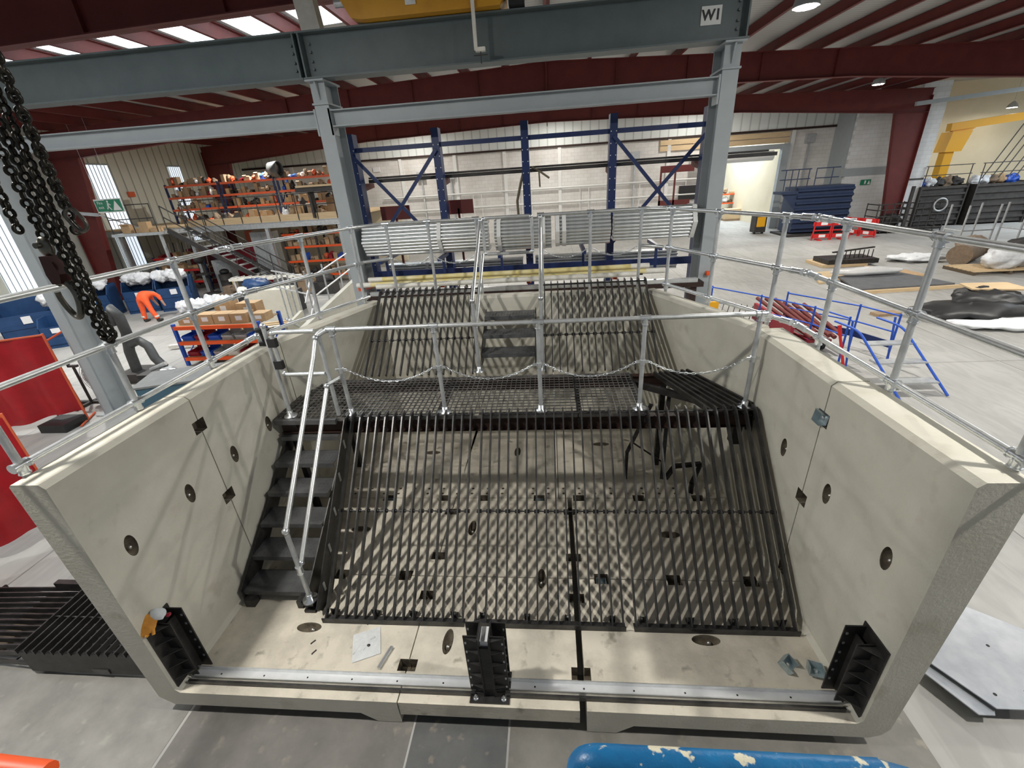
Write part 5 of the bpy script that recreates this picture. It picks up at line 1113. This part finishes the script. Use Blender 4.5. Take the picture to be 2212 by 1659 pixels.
# black bar panels stacked on the floor at the lower left
def floorrack(lab, c, rz, n, L, z, dx=.085):
    t = thing('steel_grille', lab, 'bar panel', (0, 0, 0)); t['_o'] = (0, 0, 0); W_ = (n-1)*dx
    f = MB().box(-W_/2-.007, -W_/2+.007, -L/2, L/2, 0, .06).build('flat_bar', 'bar', t)
    for k in range(1, n): q = f.copy(); COL.objects.link(q); q.parent = t; q.location = (k*dx, 0, 0)
    MB().box(-W_/2-.02, W_/2+.02, L/2-.02, L/2+.01, -.02, .12).build('end_angle', 'black', t); MB().tube([(-W_/2, 0, .03), (W_/2, 0, .03)], .01, 6).build('tie_rod', 'black', t)
    t.location = (c[0], c[1], z); t.rotation_euler = (0, 0, rz); return t
floorrack('black bar panel lying on top of the stack outside the left wall', (-4.72, 2.78), 0, 14, .78, .34, .098)
floorrack('black bar panel turned sideways under the top one, upper of the two long ones', (-5.55, 2.86), 1.60, 12, 2.3, .19, .07)
floorrack('black bar panel lying on the floor packers, lower of the two long ones', (-5.6, 2.84), 1.52, 12, 2.3, .07, .07)
tag(MB().box(-5.36, -4.08, 2.40, 2.43, .06, .35).box(-5.8, -4.1, 3.16, 3.22, .28, .40).build('hinge_bar', 'black'), 'black steel angles framing the top bar panel outside the left wall', 'steel section')
for a_, l_ in ((-6.2, 'left'), (-4.95, 'right')): tag(MB().box(a_, a_+.2, 2.62, 3.3, 0, .055).build('timber_packer', 'wooddark'), 'dark timber packer under the %s end of the stacked bar panels' % l_, 'timber')
# ================================================================== right side floor
t = thing('steel_sheets', 'bright grey steel sheets with folded edges lying at the lower right', 'steel sheets', (3.6, 2.8, 0))
m = MB(); m.prism([(3.25, 2.78), (3.75, 3.52), (4.45, 3.0), (3.95, 2.36), (3.52, 2.36)], 'z', .16, .17); m.build('upper_sheet', 'sheet', t)
m = MB(); m.prism([(3.17, 2.72), (3.3, 2.90), (3.62, 2.5), (3.50, 2.33), (3.38, 2.33)], 'z', .12, .13); m.build('lower_sheet', 'sheet', t)
MB().box(3.35, 4.1, 2.6, 3.1, 0, .12).build('packer', 'wooddark', t)
m = MB()
for x, y in ((3.36, 2.8), (3.6, 2.47), (3.86, 2.5), (3.7, 3.2), (3.9, 2.9)): m.lathe([(.014, .170), (.014, .1712)], (x, y, 0), 8)
m.build('bolt_hole', 'dark', t)
# blue mobile access barriers
def bluegate(lab, pts, z0, z1, mid=True, kick=False):
    t = thing('blue_tube_frame', lab, 'tube frame', (pts[0][0], pts[0][1], 0))
    for a, b in zip(pts, pts[1:]):
        zs = [z1, (z0+z1)/2] if mid else [z1]
        for z in zs: MB().tube([(a[0], a[1], z), (b[0], b[1], z)], .018, 8).build('rail', 'brightblue', t)
        if kick: MB().beam((a[0], a[1], z0+.08), (b[0], b[1], z0+.08), .02, .15).build('toe_board', 'navy', t)
    for p in pts: MB().tube([(p[0], p[1], 0), (p[0], p[1], z1+.04)], .022, 8).build('post', 'brightblue', t)
    return t
bluegate('blue tubular frame nearest the open floor, right of the red tubes', [(6.25, 12.0), (7.2, 10.6), (7.5, 9.75)], .35, 1.1, True, True)
bluegate('blue tubular frame around the red tubes behind the right wall', [(3.5, 10.9), (4.65, 13.0), (5.5, 11.8), (6.2, 10.6), (6.45, 9.7)], .3, 1.1)
t = thing('blue_steps', 'blue tubular mobile steps beside the right wall', 'steps', (6.4, 8.6, 0))
for dx, dy in ((0, 0), (.95, .15)):
    MB().tube(bend((6.15+dx, 9.7+dy, 1.05), (6.35+dx, 9.2+dy, 1.0), (6.55+dx, 7.9+dy, .03), .2), .024, 8).build('side_rail', 'brightblue', t); MB().tube([(6.45+dx, 9.6+dy, 1.08), (6.5+dx, 9.5+dy, .03)], .022, 8).build('rear_leg', 'brightblue', t)
for k in range(3): MB().box(6.45, 7.4, 8.2+.4*k, 8.42+.4*k, .22+.25*k, .25+.25*k).build('tread', 'galvd', t)
t = thing('red_tube_trolley', 'trolley heaped with dark red tubes behind the right wall', 'trolley', (6.1, 11.3, 0)); MB().box(5.7, 6.7, 10.5, 12.6, .25, .32).box(5.7, 5.78, 10.5, 12.6, .3, .7).build('bed', 'redbin', t)
for k in range(6): MB().tube([(5.9+.15*k, 12.9-.2*k, .75+.03*(k % 3)), (6.1+.13*k, 10.3, .45+.05*(k % 2))], .05, 10).build('red_tube', 'redsteel', t)
for sx in (5.75, 6.6):
    for sy in (10.7, 12.3): MB().tube([(sx-.04, sy, .12), (sx+.04, sy, .12)], .12, 12).build('wheel', 'blackplastic', t)
tag(MB().tube([(6.35, 9.3, .03), (6.2, 9.5, .8)], .03, 8).tube([(6.2, 9.5, .8), (6.17, 9.55, 1.0)], .04, 8).build('push_handle', 'red'), 'red gripped handle sticking up near the blue steps', 'handle')
t = thing('yellow_box_guard', 'small yellow guard box at the foot of the blue frame', 'guard', (4.6, 12.6, 0)); MB().box(4.4, 4.7, 12.5, 12.6, .3, .8).box(4.5, 4.55, 12.5, 12.55, 0, .3).build('panel', 'jib', t)
t = thing('rake_rack', 'dark comb like steel rack between the blue frames', 'rack', (5.2, 12.6, 0)); MB().beam((4.6, 12.3, .5), (5.6, 12.0, .3), .05, .05).box(4.9, 4.95, 12.1, 12.25, 0, .42).box(5.45, 5.5, 12.0, 12.1, 0, .32).build('bar', 'steeldark', t)
for k in range(7): MB().tube([(4.7+.14*k, 12.28-.04*k, .48-.02*k), (4.85+.14*k, 12.5-.04*k, .8-.02*k)], .012, 6).build('tine', 'steeldark', t)
# pallets, sheets and rolls on the open floor
t = thing('ply_sheet_stack', 'dark board on timber battens lying on the open floor at right', 'boards', (12, 16.5, 0))
m = MB().prism([(10.4, 15.7), (13.7, 16.0), (13.2, 18.4), (10.9, 17.7)], 'z', .1, .15); m.build('dark_board', 'boardgrey', t); m = MB().prism([(10.3, 15.55), (13.9, 15.9), (13.85, 16.0), (10.35, 15.7)], 'z', .0, .1); m.prism([(10.9, 17.5), (13.1, 18.2), (13.0, 18.3), (10.85, 17.6)], 'z', 0, .1); m.build('batten', 'wood', t)
m = MB().prism([(10.0, 17.2), (12.3, 17.9), (12.6, 19.3), (10.6, 19.0)], 'z', .0, .06); tag(m.build('chipboard_sheet', 'wood'), 'pale chipboard sheet on the floor beyond the dark board', 'board')
m = MB().prism([(12.4, 18.3), (14.2, 17.6), (14.0, 19.2), (13.2, 19.9)], 'z', .0, .05); tag(m.build('cardboard_sheet', 'card'), 'flattened cardboard on the floor right of the chipboard sheet', 'cardboard')
tag(MB().ell((11.9, 17.75, .3), (1.25, .3, .15), wob=.2, seed=3).build('plastic_film_heap', 'poly'), 'crumpled clear film along the edge of the dark board', 'film') 
t = thing('pallet_of_grilles', 'pallet with black steel grilles on the open floor', 'pallet', (12.6, 20.8, 0)); MB().box(11.6, 13.4, 20.0, 21.4, .0, .12).build('pallet', 'wood', t); MB().box(11.8, 13.8, 20.0, 21.2, .12, .3).build('grille_stack', 'black', t)
for k in range(9): MB().tube([(12.3+.18*k, 20.4, .3), (12.3+.18*k, 20.4, .62)], .02, 6).build('upright_bar', 'black', t)
MB().beam((12.0, 20.2, .6), (14.0, 20.8, .64), .1, .05).build('top_bar', 'black', t)
t = thing('hessian_roll', 'brown hessian roll lying on the floor near the right edge', 'roll', (17.0, 20.0, 0)); MB().tube([(16.3, 19.3, .4), (17.6, 20.3, .42)], .4, 18).build('roll_body', 'canvas', t); MB().ell((17.6, 20.4, .5), (.6, .5, .45), wob=.2, seed=6).build('loose_fold', 'canvas', t)
t = thing('timber_pallet', 'timber pallet with white sacks at the right edge', 'pallet', (16.9, 18.2, 0)); 
for k in range(7): MB().box(15.5, 18.0, 17.5+.2*k, 17.64+.2*k, .12, .15).build('deck_board', 'wood', t)
for x in (15.5, 16.7, 17.9): MB().box(x, x+.1, 17.5, 18.9, 0, .12).build('bearer', 'wooddark', t)
tag(MB().ell((16.8, 18.0, .55), (.75, .5, .42), wob=.3, seed=9).ell((17.8, 18.1, .4), (.6, .45, .28), wob=.3, seed=10).build('white_sacks', 'bag'), 'white sacks lying on the timber pallet at the right edge', 'sack')
tag(MB().ell((15.6, 20.6, .15), (.9, .6, .15), wob=.4, seed=2).build('film_heap', 'bag'), 'pale film heap left of the hessian roll', 'film')
t = thing('dark_sheet_heap', 'heap of black sheeting with a board on top at the right edge', 'sheeting', (11.6, 12.9, 0)); MB().ell((11.6, 12.8, .2), (1.3, .75, .24), wob=.3, seed=12).ell((12.4, 13.2, .35), (.9, .6, .3), wob=.3, seed=13).build('sheeting', 'blackplastic', t); MB().prism([(11.9, 13.3), (13.2, 13.0), (13.3, 13.9), (12.1, 14.0)], 'z', .62, .66).build('board', 'wood', t)
tag(MB().ell((11.6, 11.9, .1), (1.0, .4, .1), wob=.4, seed=14).build('film_heap', 'bag'), 'white film in front of the black sheeting', 'film')
tag(MB().beam((10.4, 13.5, .05), (11.6, 13.6, .05), .25, .1).build('timber_offcut', 'wood'), 'short timber offcut lying alone on the open floor', 'timber')
tag(MB().beam((9.4, 13.2, .04), (10.1, 13.3, .04), .3, .08).build('timber_offcut', 'cardd'), 'thin dull board lying left of the short timber offcut', 'timber')
# ladders / stacking frames near the right edge
for k, (x, y, lab) in enumerate(((17.4, 20.9, 'left grey tubular stillage behind the hessian roll'), (19.4, 20.6, 'right grey tubular stillage at the right edge'))):
    t = thing('tubular_stillage', lab, 'stillage', (x, y, 0))
    for dx in (0, 1.2):
        for dy in (0, .9): MB().tube([(x+dx, y+dy, 0), (x+dx, y+dy, 2.1)], .035, 8).build('upright', 'galvd', t)
    for z in (.35, 1.1): MB().tube([(x, y, z), (x+1.2, y, z)], .03, 8).build('front_rail', 'galvd', t); MB().tube([(x, y, z), (x, y+.9, z)], .03, 8).build('side_rail', 'galvd', t)
tag(MB().ell((19.0, 19.2, .55), (1.2, .6, .5), wob=.3, seed=15).build('dark_sack', 'steeldark'), 'dark covered heap behind the pallet of white sacks', 'sack')
# red and white chapter barriers
def barrier(lab, x, y, rz):
    t = thing('plastic_barrier', lab, 'barrier', (0, 0, 0)); t['_o'] = (0, 0, 0)
    for z in (.78, .12): MB().box(-1.0, 1.0, -.03, .03, z, z+.22).build('board', 'red', t)
    for z in (.79, .13):
        for xx in (-.45, .45): MB().box(xx-.17, xx+.17, -.036, -.03, z+.03, z+.18).build('reflective_panel', 'paper', t)
    for xx in (-.95, -.05, .05, .95): MB().beam((xx, 0, 0), (xx*.95, 0, 1.0), .05, .06, (0, 1, 0)).build('upright', 'red', t)
    MB().box(-.95, .95, -.02, .02, .5, .56).build('middle_bar', 'red', t)
    for xx in (-.6, .6): MB().box(xx-.1, xx+.1, -.25, .25, 0, .05).build('foot', 'red', t)
    t.location = (x, y, 0); t.rotation_euler = (0, 0, rz)
barrier('red and white plastic barrier in front of the navy container', 15.9, 27.4, -.05); barrier('second red and white barrier further right, seen almost end on', 17.9, 28.2, -1.25)
# navy corrugated container with platform
t = thing('corrugated_container', 'large navy blue corrugated steel tank with top guard rail', 'container', (16.3, 30.2, 0))
m = MB(); m.box(14.75, 17.9, 29.6, 31.2, .2, 2.75)
for k in range(7): m.prism([(29.6, .35+.35*k), (29.48, .42+.35*k), (29.48, .5+.35*k), (29.6, .57+.35*k)], 'x', 14.75, 17.9)
m.build('tank_body', 'contnavy', t); MB().box(14.4, 18.2, 29.1, 31.4, .0, .12).build('skid', 'steeldark', t)
for x in (14.0, 14.35, 14.7, 15.3, 15.7, 16.6): MB().tube([(x, 29.8, 2.6), (x, 29.8, 3.75)], .03, 6).build('rail_post', 'contnavy', t)
for z in (3.72, 3.2): MB().tube([(13.7, 29.8, z), (15.4, 29.8, z)], .03, 6).tube([(15.7, 29.8, z), (17.0, 29.8, z)], .03, 6).build('guard_rail', 'contnavy', t)
MB().box(13.8, 14.75, 29.5, 30.6, 2.4, 2.55).prism([(13.9, 2.4), (14.75, 2.4), (14.75, 1.5)], 'y', 29.6, 29.7).build('side_step', 'contnavy', t)
t = thing('floor_sweeper', 'small yellow and black machine standing left of the container', 'machine', (13.8, 31.4, 0)); MB().box(13.3, 14.0, 31.2, 31.9, .1, 1.15).build('body', 'steeldark', t); MB().box(13.4, 13.9, 31.17, 31.2, .45, 1.05).build('yellow_panel', 'jib', t)
for sx in (13.4, 13.9): MB().tube([(sx-.05, 31.4, .1), (sx+.05, 31.4, .1)], .1, 10).build('wheel', 'blackplastic', t)
# stillages of dark steel
for i, (x, y, lab) in enumerate(((18.9, 28.6, 'dark steel wire stillage with an upright post, right of the container'), (20.9, 28.6, 'dark steel wire stillage with a round reel, in front of the white pier'))):
    t = thing('wire_stillage', lab, 'stillage', (x+.8, y+.5, 0))
    for z in (.25, .6, .95, 1.3, 1.6): MB().tube([(x, y, z), (x+1.7, y, z)], .03, 6).tube([(x, y, z), (x, y+1, z)], .03, 6).tube([(x+1.7, y, z), (x+1.7, y+1, z)], .03, 6).build('rail', 'steeldark', t)
    for k in range(5): MB().tube([(x+.42*k, y, 0), (x+.42*k, y, 1.65)], .03, 6).build('upright', 'steeldark', t)
    for k in range(3): MB().tube([(x+.85*k, y+1, 0), (x+.85*k, y+1, 1.65)], .03, 6).build('rear_upright', 'steeldark', t)
    MB().box(x, x+1.7, y, y+1, .12, .2).build('deck', 'steeldark', t)
    if i == 0: MB().box(x+1.5, x+1.65, y-.05, y+.05, 0, 2.5).build('tall_post', 'steeldark', t); MB().ell((x+.9, y+.5, .6), (.7, .4, .4), wob=.4, seed=3).build('scrap_load', 'steeldark', t)
    else: MB().link((x+1.2, y-.1, 1.45), (1, 0, 0), (0, 0, 1), .75, .74, .04, 8, 24).build('reel', 'galvd', t)
tag(MB().box(21.2, 21.75, 30.62, 30.66, 1.3, 2.4).build('wall_notice', 'paper'), 'white notice sheet fixed to the white blockwork pier', 'notice')
t = thing('exit_sign', 'small green exit sign on the white blockwork right of the container', 'sign', (19.9, 31.95, 2.6)); MB().box(19.6, 20.2, 31.93, 31.96, 2.55, 2.85).build('panel', 'sign', t); MB().prism([(20.0, 2.58), (20.16, 2.58), (20.08, 2.8)], 'y', 31.91, 31.93).box(19.82, 19.9, 31.91, 31.93, 2.6, 2.8).build('symbol', 'white', t)
# dark skips and jib crane in the right bay
for i, (x, y, w_, lab) in enumerate(((22.3, 30.6, 2.6, 'dark ribbed steel skip, left one below the jib crane'), (25.2, 30.4, 3.2, 'dark ribbed steel skip, right one below the jib crane'), (28.6, 30.2, 3.2, 'dark ribbed steel skip at the right picture edge'))):
    t = thing('ribbed_skip', lab, 'skip', (x+w_/2, y+.8, 0)); MB().box(x, x+w_, y, y+1.8, .1, 2.25).build('skip_body', 'steeldark', t)
    for k in range(6): MB().prism([(y, .3+.36*k), (y-.09, .34+.36*k), (y-.09, .44+.36*k), (y, .48+.36*k)], 'x', x, x+w_).build('rib', 'steeldark', t)
    MB().box(x-.02, x+.06, y-.1, y+1.82, 0, 2.3).build('corner_post', 'steeldark', t); MB().box(x+w_-.06, x+w_+.02, y-.1, y+1.82, 0, 2.3).build('corner_post', 'steeldark', t)
    for z in (2.9, 3.4): MB().tube([(x, y, z), (x+w_, y, z)], .025, 6).build('top_rail', 'steeldark', t)
    for xx in (x+.1, x+w_-.1): MB().tube([(xx, y, 2.2), (xx, y, 3.42)], .025, 6).build('rail_post', 'steeldark', t)
    for k in range(5):
        mt = rnd.choice(['bag', 'steeldark', 'card', 'brightblue', 'canvas'])
        tag(MB().ell((x+.35+.5*k, y+.6+.2*rnd.random(), 2.45), (.34, .3, .28), wob=.4, seed=i*9+k).build('wrapped_load', mt), 'wrapped load lying on top of the dark skips', 'load', 'loads on the dark skips')
t = thing('jib_crane', 'bright yellow jib crane in the right bay', 'jib crane', (24.9, 32.8, 0))
MB().box(24.55, 25.05, 32.6, 33.1, 0, 4.9).build('column', 'jib', t); MB().prism([(24.35, 4.1), (25.3, 4.1), (25.6, 5.2), (24.5, 5.2)], 'y', 32.4, 33.3).build('head', 'jib', t); MB().beam((24.5, 32.85, 5.45), (31, 32.85, 6.0), .4, .42).build('jib_arm', 'jib', t); MB().prism([(25.2, 4.9), (26.0, 5.35), (24.6, 5.3)], 'y', 32.75, 32.95).build('gusset', 'jib', t)
for k in range(3):
    t = thing('loading_ladder', 'thin dark tubular ladder leaning over the skips', 'ladder', (26+.8*k, 31, 0), 'ladders over the skips')
    for d_ in (0, .5): MB().tube([(25.2+.9*k+d_, 30.2, 2.6), (26.9+.9*k+d_, 30.8, 5.3)], .03, 6).build('stile', 'steeldark', t)
    MB().tube([(26.9+.9*k, 30.8, 5.3), (27.4+.9*k, 30.8, 5.3)], .03, 6).build('rung', 'steeldark', t)
for k, (x, y) in enumerate(((24.3, 35.0), (24.6, 36.0), (29.5, 35))):
    t = thing('dome_lamp', 'small dome lamp in the right bay', 'lamp', (x, y, 6.3), 'dome lamps in the right bay'); MB().lathe([(.05, 6.75), (.2, 6.6), (.3, 6.4)], (x, y, 0), 16).tube([(x, y, 6.7), (x, y, 8.3)], .01, 6).build('shade', 'galvd', t); MB().lathe([(.24, 6.41), (.24, 6.39)], (x, y, 0), 16).build('diffuser', 'ledglass', t)
# shelving seen through the door, crate by the door
shelving('orange and navy shelving seen through the open door', 14.6, 19.2, 41.5, 0, (.6, 1.3, 2.0), bays=3, bm='orange')
for z in (.6, 1.3, 2.0): clutter(14.7, 19.1, 41.5, 42.2, z, 9, 'on the shelving beyond the door', 'ggb', .8, .5)
t = thing('timber_crate', 'pale timber crate on a pallet inside the doorway', 'crate', (15.6, 40, 0)); MB().box(14.4, 16.4, 39.6, 40.6, .15, .9).build('crate_body', 'wood', t); MB().box(14.4, 16.4, 39.6, 40.6, .0, .13).build('pallet', 'cardd', t)
tag(MB().box(17.3, 18.2, 39.8, 40.5, 0, 1.4).build('blue_drum_cabinet', 'navy'), 'navy blue cabinet standing at the end of the far shelving', 'cabinet')
# wall fittings on the back wall
for x, z, l in ((-9.0, 4.6, 'left'), (-6.9, 4.5, 'second'), (5.9, 4.9, 'third'), (15.9+1.1, 5.2, 'right, by the door')):
    t = thing('switch_box', 'pale switch box with conduit on the back wall, %s' % l, 'switch box', (x, YB-.1, z)); MB().box(x-.28, x+.28, YB-.3, YB-.02, z, z+.5).build('enclosure', 'galvd', t); MB().box(x-.06, x+.06, YB-.14, YB-.02, 0, z).build('conduit', 'galvd', t)
for x, z, l in ((-12.2, 5.3, 'left end'), (9.9, 5.55, 'right end')): tag(MB().box(x-.25, x+.25, YB-.08, YB, z, z+.3).build('emergency_light', 'paper'), 'small white emergency light high on the back wall, %s' % l, 'light fitting')
tag(MB().box(9.0, 10.3, YB-.2, YB, 2.2, 3.1).build('dark_screen', 'blackplastic'), 'dark screen mounted on the back wall behind the rack', 'screen')
tag(MB().box(7.2, 9.3, 31.9, 32.0, 4.0, 4.4).box(8.1, 8.2, 31.9, 32.0, 0, 4.0).box(7.2, 7.3, 31.9, 32.0, 0, 4.0).box(7.2, 9.2, 31.9, 32.0, 1.85, 2.35).build('guard_stand', 'redsteel'), 'red steel guard frame standing left of the doorway', 'guard frame')

tag(MB().tube([(-1.0, .33, 3.432), (-.885, .33, 3.42)], .02, 12).box(-.99, -.96, .31, .34, 3.0, 3.42).build('orange_tube', 'orange'), 'end of an orange tube at the bottom left corner of the picture', 'tube')
tag(MB().box(-1.05, -.8, .2, .4, 2.9, 3.0).box(-1.0, -.9, .25, .35, 0, 2.9).build('tube_stand', 'steeldark'), 'stand under the orange tube, below the picture', 'stand')

for i, (x, y, sx, sz, mt) in enumerate([(-15.3, 22.9, .5, .9, 'steeldark'), (-14.6, 19.0, .45, .35, 'canvas'), (-12.6, 20.6, .5, .5, 'steeldark'), (-11.5, 20.4, .55, .45, 'cardd'), (-10.4, 19.6, .5, .55, 'steeldark'), (-13.4, 20.3, .4, .4, 'redbin'), (-19.2, 20.9, .5, .5, 'steeldark')]):
    tag(MB().box(x-sx, x+sx, y-.3, y+.3, 0, sz).box(x-sx*.6, x+sx*.2, y-.2, y+.2, sz, sz+.3).ell((x+sx*.4, y, sz+.1), (.25, .2, .2), wob=.3, seed=i).build('workshop_stores', mt), 'stores heaped on the floor by the mezzanine, ' + ('behind the stairs', 'near the stair foot', 'left of the roller bench end', 'behind the roller bench', 'right end of the roller bench', 'dark red, behind the roller bench', 'under the small landing')[i], 'stores')
